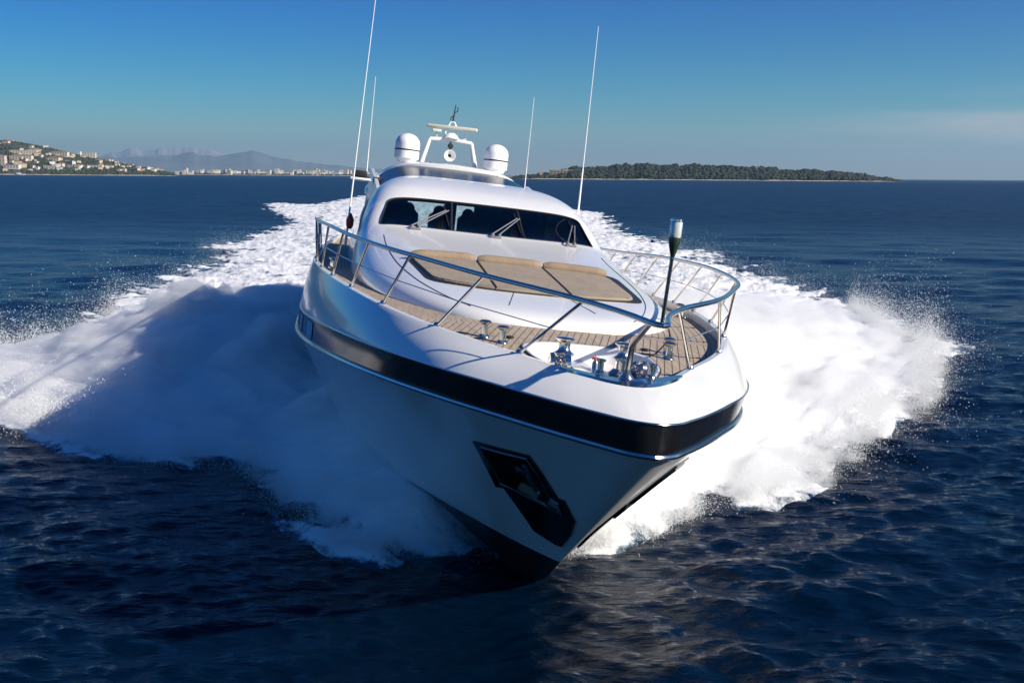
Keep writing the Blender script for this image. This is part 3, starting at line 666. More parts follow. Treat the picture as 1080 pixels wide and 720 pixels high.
# sunroof glass between roof and hardtop
G = []
for u in np.linspace(0, 1, 8):
    d = 20.2+3.3*u; G.append([(-d, yy, 3.07+.38*u-.10*(yy/2.4)**2-.35*abs(yy/2.4)**6) for yy in np.linspace(-2.4, 2.4, 21)])
G = np.array(G); mesh_obj('sunroof_glass', G.reshape(-1, 3), gridF(8, 21), M_smoke, Y)
def dome(yy):
    X_ = -25.3; zb = 3.64; r = .41
    b = MB(); b.lathe([(.30, -.08), (.34, 0), (r, .05), (r, .30)], (X_, yy, zb)); base = b.build('satellite_dome', M_dome, Y)
    pr = [(r, .34)]+[(r*math.cos(a), .52+r*.86*math.sin(a)) for a in np.linspace(0, 1.56, 14)]
    MB().lathe(pr, (X_, yy, zb)).build('dome_cover', M_dome, base)
    MB().lathe([(r-.01, .295), (r+.004, .30), (r+.004, .345), (r-.01, .35)], (X_, yy, zb)).build('dome_band', M_rubber, base)
dome(-1.5); dome(1.5)
# radar mast
def sub(o): return o
XM = -26.2
mast = MB()
for sd_ in (-1, 1): mast.tube([(XM, sd_*.95, 3.6), (XM, sd_*.72, 4.48), (XM, sd_*.66, 4.52)], [.09, .065, .05], 10)
mast.tube([(XM, -.72, 4.48), (XM, 0, 4.53), (XM, .72, 4.48)], .07, 10)
mast = mast.build('radar_mast', M_white, Y)
MB().lathe([(.26, 0), (.28, .03), (.2, .14), (.12, .2)], (XM, 0, 4.55)).build('radar_pedestal', M_white, mast)
m_ = MB(); m_.tube([(XM, -.16, 4.6), (XM, -.22, 4.75), (XM, -.08, 5.1), (XM, 0, 5.14), (XM, .08, 5.1), (XM, .22, 4.75), (XM, .16, 4.6)], .03, 8); m_.build('mast_hoop', M_white, mast)
MB().box((XM+.05, 0, 4.93), (.16, 1.75, .12), .04, Matrix.Rotation(R_(-14), 3, 'Z')).build('radar_scanner', M_cream, mast)
MB().tube([(XM, 0, 5.12), (XM, .03, 5.5), (XM, .05, 5.72)], [.03, .02, .012], 6).add(*([], [])).build('masthead_light', M_rubber, mast)
v_ = MB(); v_.tube([(XM, .04, 5.45), (XM, .13, 5.5), (XM, .13, 5.64)], .018, 6); v_.tube([(XM, .04, 5.35), (XM, -.07, 5.28), (XM, -.08, 5.18)], .018, 6); v_.build('wind_vane', M_rubber, mast)
MB().box((XM, -.52, 4.78), (.2, .32, .1), .03).tube([(XM, -.5, 4.5), (XM, -.5, 4.75)], .02, 6).build('small_radar', M_cream, mast)
MB().tube([(XM, .42, 4.5), (XM, .44, 4.82)], .025, 6).lathe([(.05, 0), (.05, .1)], (XM, .44, 4.8)).tube([(XM, .3, 4.52), (XM, .52, 4.62)], .02, 6).build('gps_antenna', M_white, mast)
MB().lathe([(.06, 0), (.19, .22), (.20, .24), (.17, .235), (.03, .08)], (XM+.0, 0, 3.98), (1, 0, 0), 24).build('horn', M_white, mast)
MB().lathe([(.02, -.02), (.055, .0), (.05, .03)], (XM+.09, 0, 3.98), (1, 0, 0), 12).tube([(XM, 0, 3.98), (XM, 0, 4.5)], .025, 6).build('horn_centre', M_rubber, mast)
MB().lathe([(.03, -.06), (.09, 0), (.10, .06), (.06, .07)], (XM+.05, 0, 4.31), (1, 0, 0), 16).build('searchlight', M_rubber, mast)
for yy in (-.62, -.42, -.32, .38, .5, .62): MB().lathe([(.05, 0), (.05, .08), (.02, .1)], (XM+.1, yy, 3.60), seg=10).build('deck_lamp', M_rubber, Y)
# whip antennas
def whip(b, t, r0_=.026, r1_=.008, name='whip_antenna'):
    b = Vector(b); t = Vector(t); ps = [b+(t-b)*u for u in (0, .04, .041, .28, .29, 1)]; rs = [r0_*1.3, r0_*1.3, r0_, r0_*.75, r0_*.55, r1_]
    return MB().tube(ps, rs, 8).build(name, M_dome, Y)
whip((-17, -3.26, 1.0), (-17, -3.06, 7.9)); whip((-17, 2.70, 2.2), (-17, 2.64, 7.3))
whip((-23, -2.80, 2.9), (-23, -2.80, 5.95), .022, .008); whip((-23, 2.2, 2.9), (-23, 2.18, 5.95), .022, .008)
MB().box((-21.6, -2.98, 2.78), (.5, .62, .08), .03).build('side_wing', M_white, Y)
MB().box((-21.5, -2.98, 2.93), (.3, .36, .2), .03).build('side_camera', M_rubber, Y)
MB().lathe([(.05, -.18), (.09, -.1), (.10, .05), (.05, .16), (.02, .22)], (-16.8, -3.2, 1.62)).build('red_marker_light', M_red, Y)

# --- foredeck sun pad
def pad_outline():
    return [(-7.55, -.1), (-7.6, .9), (-7.85, 1.75), (-8.4, 2.02), (-9.6, 2.1), (-10.75, 2.08), (-10.8, 0), (-10.75, -2.08), (-9.6, -2.08), (-8.6, -1.72), (-7.95, -1.1)]
PO = rounded([(-7.5, 0), (-7.6, 1.3), (-8.1, 1.95), (-10.9, 2.08), (-10.9, -2.08), (-9.4, -2.05), (-8.1, -1.6), (-7.6, -.9)], .35, 5)
PO = rounded([(-7.0, -.9), (-7.0, 1.0), (-7.45, 1.98), (-10.3, 2.12), (-10.3, -2.15), (-7.5, -1.85)], .45, 6)
def draped(outline, h, name, m, n=40, parent=Y, crown=0.):
    """cushion on the coachroof: a filled outline that follows the shell, h thick"""
    from mathutils.geometry import tessellate_polygon
    bm = bmesh.new(); xs = [p[0] for p in outline]; ys = [p[1] for p in outline]
    vs = [bm.verts.new((p[0], p[1], 0)) for p in outline]; bm.faces.new(vs)
    for k in np.linspace(min(ys), max(ys), n)[1:-1]: bmesh.ops.bisect_plane(bm, geom=bm.verts[:]+bm.edges[:]+bm.faces[:], plane_co=(0, k, 0), plane_no=(0, 1, 0))
    for k in np.linspace(min(xs), max(xs), max(4, n//2))[1:-1]: bmesh.ops.bisect_plane(bm, geom=bm.verts[:]+bm.edges[:]+bm.faces[:], plane_co=(k, 0, 0), plane_no=(1, 0, 0))
    top = bm.faces[:]; bmesh.ops.recalc_face_normals(bm, faces=top)
    if top[0].normal.z < 0: bmesh.ops.reverse_faces(bm, faces=top)
    for v in bm.verts: v.co.z = ss_top_z(-v.co.x, v.co.y)-.02
    r = bmesh.ops.extrude_face_region(bm, geom=top); nv = [e for e in r['geom'] if isinstance(e, bmesh.types.BMVert)]
    for v in nv: v.co.z += h+.02
    bmesh.ops.recalc_face_normals(bm, faces=bm.faces)
    be = [e for e in bm.edges if len(e.link_faces) == 2 and e.calc_face_angle(0) > 1.2 and all(v in nv for v in e.verts)]
    bmesh.ops.bevel(bm, geom=be, offset=min(.04, h*.45), segments=3, affect='EDGES')
    bm.verts.index_update(); V = [v.co.copy() for v in bm.verts]; F = [[v.index for v in f.verts] for f in bm.faces]; bm.free()
    return mesh_obj(name, [tuple(v) for v in V], F, m, parent)
base_pad = draped(PO, .012, 'sun_pad', M_rubber)
edges_y = [-2.06, -.76, .54, 1.84]
inn = [(-7.08, -.86), (-7.08, .96), (-7.5, 1.82), (-9.9, 1.84), (-9.9, -2.05), (-7.55, -1.76)]
def clip_out(y0, y1):
    P_ = rounded(inn, .42, 6); out_ = []
    def inside(p, s, lim): return (p[1]-lim)*s >= 0
    for s, lim in ((1, y0), (-1, y1)):
        res = []
        for i in range(len(P_)):
            a, b = P_[i-1], P_[i]; ia, ib = inside(a, s, lim), inside(b, s, lim)
            if ia != ib: t = (lim-a[1])/(b[1]-a[1]); res.append((a[0]+(b[0]-a[0])*t, lim))
            if ib: res.append(b)
        P_ = res
    return P_
for i in range(3): draped(clip_out(edges_y[i]+.008, edges_y[i+1]-.008), .05, 'cushion', M_canvas, 16, parent=base_pad)
for i in range(3):
    y0, y1 = edges_y[i]+.02, edges_y[i+1]-.02; pts = []; rs = []
    for u in np.linspace(0, 1, 16):
        yy = y0+(y1-y0)*u; e = min(u, 1-u)*(y1-y0); pts.append((-9.98+.02*yy*yy, yy, ss_top_z(9.98, yy)+.06)); rs.append(.115*min(1, .62+e/.12*.38 if e < .12 else 1))
    MB().tube(pts, rs, 16).build('bolster', M_bolster, base_pad)
# seams of the foredeck hatch
for sd_ in (-1, 1):
    MB().tube([(-d, sd_*(.35+.62*(7.5-d)*.35), ss_top_z(d, .6)+.003) for d in np.linspace(7.5, 5.9, 8)], .006, 5).build('hatch_seam', M_rubber, Y)
MB().tube([(-d, -interp(SS_w, d)*.80, ss_top_z(d, interp(SS_w, d)*.80)+.004) for d in np.linspace(13, 5.8, 30)], .007, 5).build('roof_seam', M_rubber, Y)
MB().tube([(-d, interp(SS_w, d)*.80, ss_top_z(d, interp(SS_w, d)*.80)+.004) for d in np.linspace(13, 5.8, 30)], .007, 5).build('roof_seam', M_rubber, Y)
# --- wipers
for (yb, yt) in ((-1.74, -.95), (.13, .78), (1.92, 2.15)):
    zb = ss_top_z(13.85, yb); zt = ss_top_z(14.95, yt)
    w_ = MB().box((-13.85, yb, zb+.02), (.12, .26, .05), .015).lathe([(.05, 0), (.04, .1)], (-13.88, yb-.08, zb), seg=10).lathe([(.05, 0), (.04, .1)], (-13.88, yb+.08, zb), seg=10).build('wiper', M_wip, Y)
    MB().tube([(-13.88, yb-.08, zb+.09), (-14.9, yt-.03, zt+.07)], .016, 6).build('wiper_arm', M_wip, w_)
    MB().tube([(-13.88, yb+.08, zb+.09), (-14.9, yt+.03, zt+.07)], .016, 6).build('wiper_arm', M_wip, w_)
    dts = [14.35, 14.6, 14.9, 15.2]; MB().tube([(-d, yt-.04+.12*(14.9-d), ss_top_z(d, yt)+.035) for d in dts], .018, 5).build('wiper_blade', M_rubber, w_)

# --- guard rail
rail_t = [(.25, .0), (.28, .05), (.5, .13), (.8, .22), (1.5, .57), (2.8, 1.53), (4.05, 2.18), (5.6, 2.86), (7.6, 3.34), (9.5, 3.62), (12, 3.86), (15, 4.0), (24, 3.98)]
rail_z = [(.25, 1.34), (1.5, 1.42), (2.8, 1.50), (5.5, 1.62), (7.6, 1.68), (9.5, 1.71), (12.5, 1.70), (17, 1.60), (24, 1.5)]
def rail_pt(d, sd_): return (-d, sd_*float(interp(rail_t, d)), float(interp(rail_z, d)))
def gun_pt(d, sd_, ins=.07): D = max(d-1.0, 0); return (-d, sd_*(float(iw(gun_w, np.float64(D)))-ins), float(interp(gun_z, D))+.01)
dd = np.concatenate([[.25, .27, .32, .4, .55, .7], np.arange(1, 22.1, .4)])
hand = MB(); hand.tube([rail_pt(d, -1) for d in dd[::-1]]+[rail_pt(d, 1) for d in dd[1:]], .034, 12)
HR = hand.build('handrail', M_chrome, Y)
feet = [2.33, 3.78, 5.4, 7.3, 9.2, 11.2, 13.2, 15.2, 17.2, 19.2, 21.2]; tops = [1.5, 2.85, 4.5, 5.9, 7.6, 9.5, 11.5, 13.5, 15.5, 17.5, 19.5]
for sd_ in (-1, 1):
    for a, b in zip(feet, tops):
        f_ = gun_pt(a, sd_); t_ = rail_pt(b, sd_)
        MB().lathe([(.05, 0), (.045, .025), (.028, .05)], f_, seg=10).tube([f_, t_], .021, 8).build('stanchion', M_chrome, Y)
    wire = []
    for a, b in zip(feet, tops):
        f_ = Vector(gun_pt(a, sd_)); t_ = Vector(rail_pt(b, sd_)); wire.append(f_+(t_-f_)*.5)
    MB().tube(wire, .008, 6).build('guard_wire', M_chrome, Y)
# bow stanchion and jackstaff with lantern
MB().lathe([(.09, 0), (.085, .02), (.045, .07)], (-1.28, -.02, .6), seg=16).tube([(-1.28, -.02, .62), (-1.22, -.02, .98), (-1.12, -.02, 1.05), (-.55, -.02, 1.36)], [.042, .04, .034, .03], 10).build('bow_stanchion', M_chrome, Y)
js = MB().tube([(-.36, .02, 1.3), (-.30, .02, 2.12)], .021, 8).build('jackstaff', M_steeldk, Y)
MB().lathe([(.022, 0), (.05, .10), (.062, .16), (.062, .2)], (-.30, .02, 2.06), seg=16).build('lantern_base', M_cap, js)
MB().lathe([(.058, 0), (.062, .02), (.062, .15), (.055, .17)], (-.30, .02, 2.26), seg=16).build('lantern_lens', M_lens, js)
MB().lathe([(.066, 0), (.066, .02), (.03, .035)], (-.30, .02, 2.425), seg=16).build('lantern_cap', M_chrome, js)

# --- bow fittings
def gun_strip(y0, y1, wid):
    G = []; sg = np.linspace(0, .3, 400); c = row(C_gun, sg)
    for yy in np.linspace(y0, y1, 30):
        x = float(np.interp(abs(yy), c[:, 1], c[:, 0])); z = float(interp(gun_z, max(-x-1, 0))); e = math.sin(math.pi*(yy-y0)/(y1-y0))**.6
        G.append([(x+.10*e-.02, yy, z-.045*e), (x+.02, yy, z+.022), (x-.05-wid*e, yy, z+.026), (x-.06-wid*e, yy, z-.03)])
    G = np.array(G); return mesh_obj('bow_plate', G.reshape(-1, 3), gridF(30, 4), M_chrome, Y, angle=50)
gun_strip(-.72, .80, .26)
# anchor well: white moulded tray with a dark gasket
well = WELL
def slab(poly, z0, z1, name, m, bev=.02, parent=Y):
    bm = bmesh.new(); vs = [bm.verts.new((p[0], p[1], deck_z(p[0])+z0)) for p in poly]; f = bm.faces.new(vs)
    r = bmesh.ops.extrude_face_region(bm, geom=[f]); nv = [e for e in r['geom'] if isinstance(e, bmesh.types.BMVert)]
    for v in nv: v.co.z += z1-z0
    bmesh.ops.recalc_face_normals(bm, faces=bm.faces)
    be = [e for e in bm.edges if all(v in nv for v in e.verts)]; bmesh.ops.bevel(bm, geom=be, offset=bev, segments=2, affect='EDGES')
    bm.verts.index_update(); V = [tuple(v.co) for v in bm.verts]; F = [[v.index for v in f.verts] for f in bm.faces]; bm.free(); return mesh_obj(name, V, F, m, parent)
def deck_surf(x, y):
    w = float(iw(gun_w, np.float64(max(-x-1, 0))))-.121; k = min(1, abs(y)/max(w, .1)); return float(interp(gun_z, max(-x-1., 0)))-.13+.03*(1-k*k)*min(w, 1)
V = []; nW = len(well)
for fy, dz in ((1.035, .004), (1.035, .022), (1.0, .026), (.97, .01), (.93, -.20)):
    for x, y in well: V.append((-2.8+(x+2.8)*fy, y*fy, deck_surf(x, y)+dz))
aw = mesh_obj('anchor_well', V, [tuple(f) for f in gridF(5, nW, False, True)]+[tuple(4*nW+i for i in range(nW))], M_white, Y)
MB().tube([(-2.8+(x+2.8)*1.045, y*1.045, deck_surf(x, y)+.008) for x, y in well], .014, 8, closed=True).build('well_gasket', M_rubber, aw)
def windlass(x, y, sd_):
    z = deck_surf(x, y)-.19; n0 = len(bpy.data.objects); before = set(bpy.data.objects)
    b = MB().lathe([(.20, 0), (.21, .03), (.17, .06), (.13, .10), (.12, .22), (.17, .26)], (x, y, z), seg=24).build('windlass', M_chrome, Y)
    MB().lathe([(.15, .27), (.10, .31), (.085, .36), (.09, .44), (.15, .48), (.155, .495), (.12, .51), (.02, .52)], (x, y, z), seg=24).build('capstan_drum', M_chrome, b)
    MB().lathe([(.05, -.18), (.14, -.16), (.15, -.10), (.09, -.05), (.09, .05), (.15, .10), (.14, .16), (.05, .18)], (x+.28, y+.12*sd_, z+.15), (0, 1, 0), 20).build('chain_wheel', M_chrome, b)
    MB().box((x+.14, y+.05*sd_, z+.1), (.34, .2, .2), .05).tube([(x+.05, y, z+.2), (x+.28, y+.12*sd_, z+.2), (x+.4, y+.16*sd_, z+.02)], .05, 8).build('gearbox', M_steeldk, b)
    c = MB()
    for k in range(9):
        t = k/8; cx = x+.3+.55*t; cyy = y+.12*sd_*(1-t*.4); cz = z+.26-.16*t**.5
        rr = Matrix.Rotation(math.pi/2*(k % 2), 3, 'X'); ring = [Vector((cx, cyy, cz))+rr@Vector((.05*math.cos(a), .028*math.sin(a), 0)) for a in np.linspace(0, 2*math.pi, 13)[:-1]]
        c.tube(ring, .011, 5, closed=True)
    c.build('anchor_chain', M_chrome, b)
    cc = Vector((x, y, z))-Vector(OFF)
    for o in set(bpy.data.objects)-before:
        for v in o.data.vertices: v.co = cc+(v.co-cc)*.84
windlass(-3.05, -.38, -1); windlass(-3.05, .42, 1)
MB().lathe([(.06, 0), (.045, .03), (.045, .16), (.02, .2)], (-2.75, -.02, deck_z(-2.8)-.16), seg=12).build('chain_stopper', M_chrome, Y)
MB().lathe([(.02, .2), (.055, .21), (.055, .23), (.02, .24)], (-2.75, -.02, deck_z(-2.8)-.16), seg=12).build('stopper_handle', M_red, Y)
for yy in (-.28, .0, .34):
    MB().lathe([(.062, 0), (.058, .02), (.038, .04), (.038, .13), (.06, .15), (.06, .165), (.02, .175)], (-1.50, yy, .6), seg=16).build('fairlead_roller', M_chrome, Y)
def bollard(x, y):
    z = deck_z(x)
    MB().lathe([(.09, 0), (.085, .015), (.05, .04), (.045, .17), (.085, .20), (.09, .215), (.06, .235), (.01, .24)], (x, y, z), seg=20).build('bollard', M_chrome, Y)
for x, y in ((-3.95, -1.32), (-3.6, -1.12), (-3.95, 1.32), (-3.55, 1.20), (-13.2, -3.5), (-13.6, -3.52), (-13.2, 3.5), (-13.6, 3.52), (-9.4, 3.25), (-9.0, 3.2)): bollard(x, y)
for x, y in ((-4.0, -.95), (-4.0, 1.0)): MB().lathe([(.055, 0), (.055, .025), (.03, .03)], (x, y, deck_z(x)+.01), seg=12).build('deck_filler', M_rubber, Y)

# --- anchor pockets let into the flare, with their anchors
def hull_solve(X_, Z_):
    s, t = .45, .5
    for _ in range(60):
        a = hull_pt(s, t); e = 1e-4; b = hull_pt(s+e, t); c = hull_pt(s, t+e)
        J = np.array([[(b[0]-a[0])/e, (c[0]-a[0])/e], [(b[2]-a[2])/e, (c[2]-a[2])/e]], float); r = np.array([X_-a[0], Z_-a[2]], float)
        dlt = np.linalg.solve(J, r); s = float(np.clip(s+np.clip(dlt[0], -.1, .1), 1e-3, .999)); t = float(np.clip(t+np.clip(dlt[1], -.2, .2), 0, 1))
        if abs(r[0])+abs(r[1]) < 1e-5: break
    return float(hull_pt(s, t)[1])
PLATE = [(-2.93, -.63), (-2.35, -.565), (-1.85, -.51), (-1.91, -.71), (-2.08, -1.08), (-1.98, -1.07), (-2.15, -1.38), (-2.5, -1.66), (-2.98, -1.98), (-3.1, -1.99), (-3.41, -1.92), (-3.26, -1.31), (-3.48, -1.36)]
RECESS = [(-2.84, -.68), (-2.3, -.62), (-1.94, -.57), (-2.0, -.75), (-2.2, -1.10), (-2.12, -1.14), (-2.25, -1.31), (-2.95, -1.22), (-3.2, -1.22)]
def hull_sheet(outline, off0, off1, name, m, side, parent=Y, n=18):
    """closed slab whose outline is given in (x, z) and which follows the flare between two outward offsets"""
    bm = bmesh.new(); vs = [bm.verts.new((p[0], 0, p[1])) for p in outline]; bm.faces.new(vs); xs = [p[0] for p in outline]; zs = [p[1] for p in outline]
    for k in np.linspace(min(xs), max(xs), n)[1:-1]: bmesh.ops.bisect_plane(bm, geom=bm.verts[:]+bm.edges[:]+bm.faces[:], plane_co=(k, 0, 0), plane_no=(1, 0, 0))
    for k in np.linspace(min(zs), max(zs), n)[1:-1]: bmesh.ops.bisect_plane(bm, geom=bm.verts[:]+bm.edges[:]+bm.faces[:], plane_co=(0, 0, k), plane_no=(0, 0, 1))
    base = {v: hull_solve(v.co.x, v.co.z) for v in bm.verts}
    top = bm.faces[:]; r = bmesh.ops.extrude_face_region(bm, geom=top); nv = set(e for e in r['geom'] if isinstance(e, bmesh.types.BMVert))
    for v in list(bm.verts):
        y = hull_solve(v.co.x, v.co.z)
        o_ = off1 if v in nv else off0
        v.co = Vector((v.co.x+.35*o_, side*(y+.75*o_), v.co.z-.4*o_))
    bmesh.ops.recalc_face_normals(bm, faces=bm.faces); bm.verts.index_update(); V = [tuple(v.co) for v in bm.verts]; F = [[v.index for v in f.verts] for f in bm.faces]; bm.free()
    return mesh_obj(name, V, F, m, parent, angle=40)
def anchor(side):
    pl = hull_sheet(PLATE, -.01, .03, 'anchor_plate', M_anchorpl, side)
    c1 = hull_sheet(RECESS, -.42, .5, 'cutter', M_pocket, side, n=8); c2 = hull_sheet(RECESS, -.42, .5, 'cutter', M_pocket, side, n=8)
    cut(pl, [c1]); cut(HULL, [c2])
    def q(x, z, o_): y = hull_solve(x, z); return (x+.35*o_, side*(y+.75*o_), z-.4*o_)
    ring = [q(x, z, .035) for x, z in RECESS]
    MB().tube(ring, .018, 6, closed=True).build('pocket_rim', M_steeldk, pl)
    a = MB(); a.tube([q(-2.35, -.78, -.12), q(-2.5, -1.0, -.1), q(-2.62, -1.22, -.12)], [.05, .06, .07], 8).build('anchor_shank', M_chrome, pl)
    f = MB()
    for pts in ([(-3.05, -.95), (-2.75, -.85), (-2.55, -1.2), (-2.95, -1.35)], [(-2.55, -1.2), (-2.28, -.95), (-2.22, -1.25), (-2.4, -1.42)]):
        c = [q(x, z, -.2) for x, z in pts]; d_ = [q(x, z, -.14) for x, z in pts]
        f.add(c+d_, [(0, 1, 2, 3), (7, 6, 5, 4), (0, 4, 5, 1), (1, 5, 6, 2), (2, 6, 7, 3), (3, 7, 4, 0)])
    f.build('anchor_fluke', M_chrome, pl)
M_anchorpl = mat('mirror_steel_plate', (.07, .075, .08), .12, metal=1)
M_pocket = mat('pocket_black', (.05, .055, .06), .25, metal=.8)
for sd_ in (-1, 1): anchor(sd_)

# ------------------------------------------------------------------ far shores
def px2x(px, dist): return (px-540)/F_PX*dist
def ridge(name, pts, dist, depth, m, label, kind='structure', nz_=1.0, seed=1, n=260, jag=.0):
    """a hill range: skyline heights given at bearings, sloping down towards the sea in front"""
    xs = np.linspace(pts[0][0], pts[-1][0], n); hh = np.interp(xs, [p[0] for p in pts], [p[1] for p in pts]); hh = hh*(1+jag*2*(fbm(xs/16+seed, xs*0, 5, seed+3, .55)-.5)); X = px2x(xs, dist)
    rows = []; K = 26
    for j in range(K):
        v = j/(K-1)
        if v < .62: p = math.sin(v/.62*math.pi/2)**1.1
        else: p = math.cos((v-.62)/.38*math.pi/2)
        y = dist+depth*(v-.0)
        Hh = hh/F_PX*dist
        noise_ = fbm(X/(depth*.16)+seed, np.full_like(X, v*6.), 5, seed)-.5
        z = Hh*p*(1+nz_*.30*noise_*(1-abs(2*v-1.1)))+nz_*noise_*Hh.max()*.10*p*np.clip(Hh/(Hh.max()*.2), 0, 1)
        rows.append(np.stack([X*(y/dist), np.full_like(X, y), z-.6], -1))
    G = np.stack(rows, 1); o = mesh_obj(name, G.reshape(-1, 3), gridF(n, K)[:, ::-1], m, angle=None); tag(o, label, name.replace('_', ' '), kind=kind)
    return lambda px, v: (px2x(px, dist)*(1+depth*v/dist), dist+depth*v, float(np.interp(px, [p[0] for p in pts], [p[1] for p in pts]))/F_PX*dist*(math.sin(min(v/.62, 1)*math.pi/2)**1.1))
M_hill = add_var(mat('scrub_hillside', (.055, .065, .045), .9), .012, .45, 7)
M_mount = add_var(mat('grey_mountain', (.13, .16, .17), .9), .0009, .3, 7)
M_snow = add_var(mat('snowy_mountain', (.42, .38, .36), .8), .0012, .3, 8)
M_shore = add_var(mat('pale_shore_rock', (.42, .37, .30), .9), .03, .25)
M_tree = add_var(mat('dark_tree_crowns', (.028, .042, .022), .85), .05, .5)
M_pine = add_var(mat('pine_crowns', (.016, .026, .014), .9), .02, .4)
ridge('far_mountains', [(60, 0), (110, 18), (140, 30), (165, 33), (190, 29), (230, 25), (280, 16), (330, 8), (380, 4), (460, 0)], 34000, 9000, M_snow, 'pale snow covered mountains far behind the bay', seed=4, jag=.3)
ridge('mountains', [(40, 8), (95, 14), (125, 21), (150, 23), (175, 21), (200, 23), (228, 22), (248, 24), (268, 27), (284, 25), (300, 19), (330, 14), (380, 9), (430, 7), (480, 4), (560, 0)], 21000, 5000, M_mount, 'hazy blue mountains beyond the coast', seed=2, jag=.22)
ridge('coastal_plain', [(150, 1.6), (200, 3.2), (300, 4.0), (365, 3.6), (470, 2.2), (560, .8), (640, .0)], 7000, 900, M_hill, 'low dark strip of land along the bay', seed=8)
HILL = [(-260, 95), (-120, 70), (-40, 50), (0, 40.5), (18, 40), (38, 36), (58, 32), (75, 27), (92, 22), (108, 19), (130, 14), (150, 10), (170, 6), (184, 2.2), (190, 0)]
hillp = ridge('hillside', HILL, 3000, 900, M_hill, 'wooded headland rising behind the coastal town', seed=6, nz_=.35)
ISL = [(520, .0), (545, 2.5), (575, 6), (590, 10.5), (605, 14), (640, 17), (680, 18.5), (740, 18.5), (790, 17), (830, 14), (870, 10.5), (900, 7), (925, 4), (945, 1.2), (955, 0)]
ISLH = [(p[0], p[1]*.72) for p in ISL]
islp = ridge('island', ISLH, 2600, 500, M_hill, 'low wooded island on the horizon', seed=12, nz_=.3)
def shore(name, p0, p1, dist, h, label):
    xs = np.linspace(px2x(p0, dist), px2x(p1, dist), 160); r1 = fbm(xs/14, xs*0, 4, 3); G = []
    e = np.clip(np.minimum(xs-xs[0], xs[-1]-xs)/60, 0, 1)
    for k, (dy, dz) in enumerate(((0, -.6), (1.5, .6), (5, 1.0), (14, .9), (20, -.6))): G.append(np.stack([xs, dist+dy+8*(fbm(xs/60, xs*0, 3, 6)-.5), dz*h*(.35+1.3*r1)*e-.1], -1))
    G = np.stack(G, 1); o = mesh_obj(name, G.reshape(-1, 3), gridF(160, 5)[:, ::-1], M_shore); tag(o, label, 'shore', kind='structure')
shore('shoreline', -60, 192, 2975, 2.2, 'pale strip of beach and rocks below the town')
shore('shoreline', 540, 948, 2580, 1.7, 'pale rocks along the waterline of the island')
shore('shoreline', 188, 560, 6950, 3.0, 'pale beach below the distant city')
def clumps(name, spots, m, label, seed, sq=.8):
    """tree crowns of a far-off wood, many small rough faceted crowns in one mass"""
    g = np.random.default_rng(seed); t = (1+5**.5)/2
    iv = np.array([(-1, t, 0), (1, t, 0), (-1, -t, 0), (1, -t, 0), (0, -1, t), (0, 1, t), (0, -1, -t), (0, 1, -t), (t, 0, -1), (t, 0, 1), (-t, 0, -1), (-t, 0, 1)], float); iv /= np.linalg.norm(iv[0])
    if_ = np.array([(0, 11, 5), (0, 5, 1), (0, 1, 7), (0, 7, 10), (0, 10, 11), (1, 5, 9), (5, 11, 4), (11, 10, 2), (10, 7, 6), (7, 1, 8), (3, 9, 4), (3, 4, 2), (3, 2, 6), (3, 6, 8), (3, 8, 9), (4, 9, 5), (2, 4, 11), (6, 2, 10), (8, 6, 7), (9, 8, 1)])
    n = len(spots); sp = np.array(spots); j = 1+.35*(g.random((n, 12, 1))-.5)*2
    V = sp[:, None, :3]+iv[None]*j*sp[:, None, 3:4]*np.array([1, 1, sq]); F = (np.arange(n)[:, None, None]*12+if_[None]).reshape(-1, 3)
    o = mesh_obj(name, V.reshape(-1, 3), F, m, smooth=False); tag(o, label, 'woodland', kind='stuff')
g = np.random.default_rng(21); sp_ = []
for _ in range(6500):
    px = g.uniform(540, 946); v = g.uniform(.0, .75)**1.2; x, y, z = islp(px, v)
    hmx = float(np.interp(px, [p[0] for p in ISL], [p[1] for p in ISL]))/F_PX*2600
    bump = float(fbm(np.array([px/9.]), np.array([3.]), 4, 55, .6)[0])-.5; r = g.uniform(2.0, 5.0)*(1.7 if g.random() < .05 else 1)*(.5+.5*min(1, hmx/14)); sp_.append((x, y, z+.12*hmx+(g.uniform(0, 4)+bump*16)*min(1, hmx/20)-1, r))
clumps('woodland', sp_, M_pine, 'dark pine wood covering the low island', 3)
sp_ = []
for _ in range(5200):
    px = -90+g.random()*278; v = g.random()*.66; x, y, z = hillp(px, v)
    if fbm(np.array([x/60.]), np.array([y/60.]), 3, 40)[0] < .30: continue
    sp_.append((x, y, z+.5, g.uniform(2.2, 5.2)))
clumps('woodland', sp_, M_tree, 'dark trees between the houses of the headland', 5)
sp_ = []
for _ in range(1500):
    px = g.uniform(186, 470); x, y, z = px2x(px, 6990), 6990+g.uniform(0, 200), g.uniform(3, 9); sp_.append((x, y, z, g.uniform(5, 9)))
clumps('woodland', sp_, M_tree, 'low dark trees along the distant city front', 6)
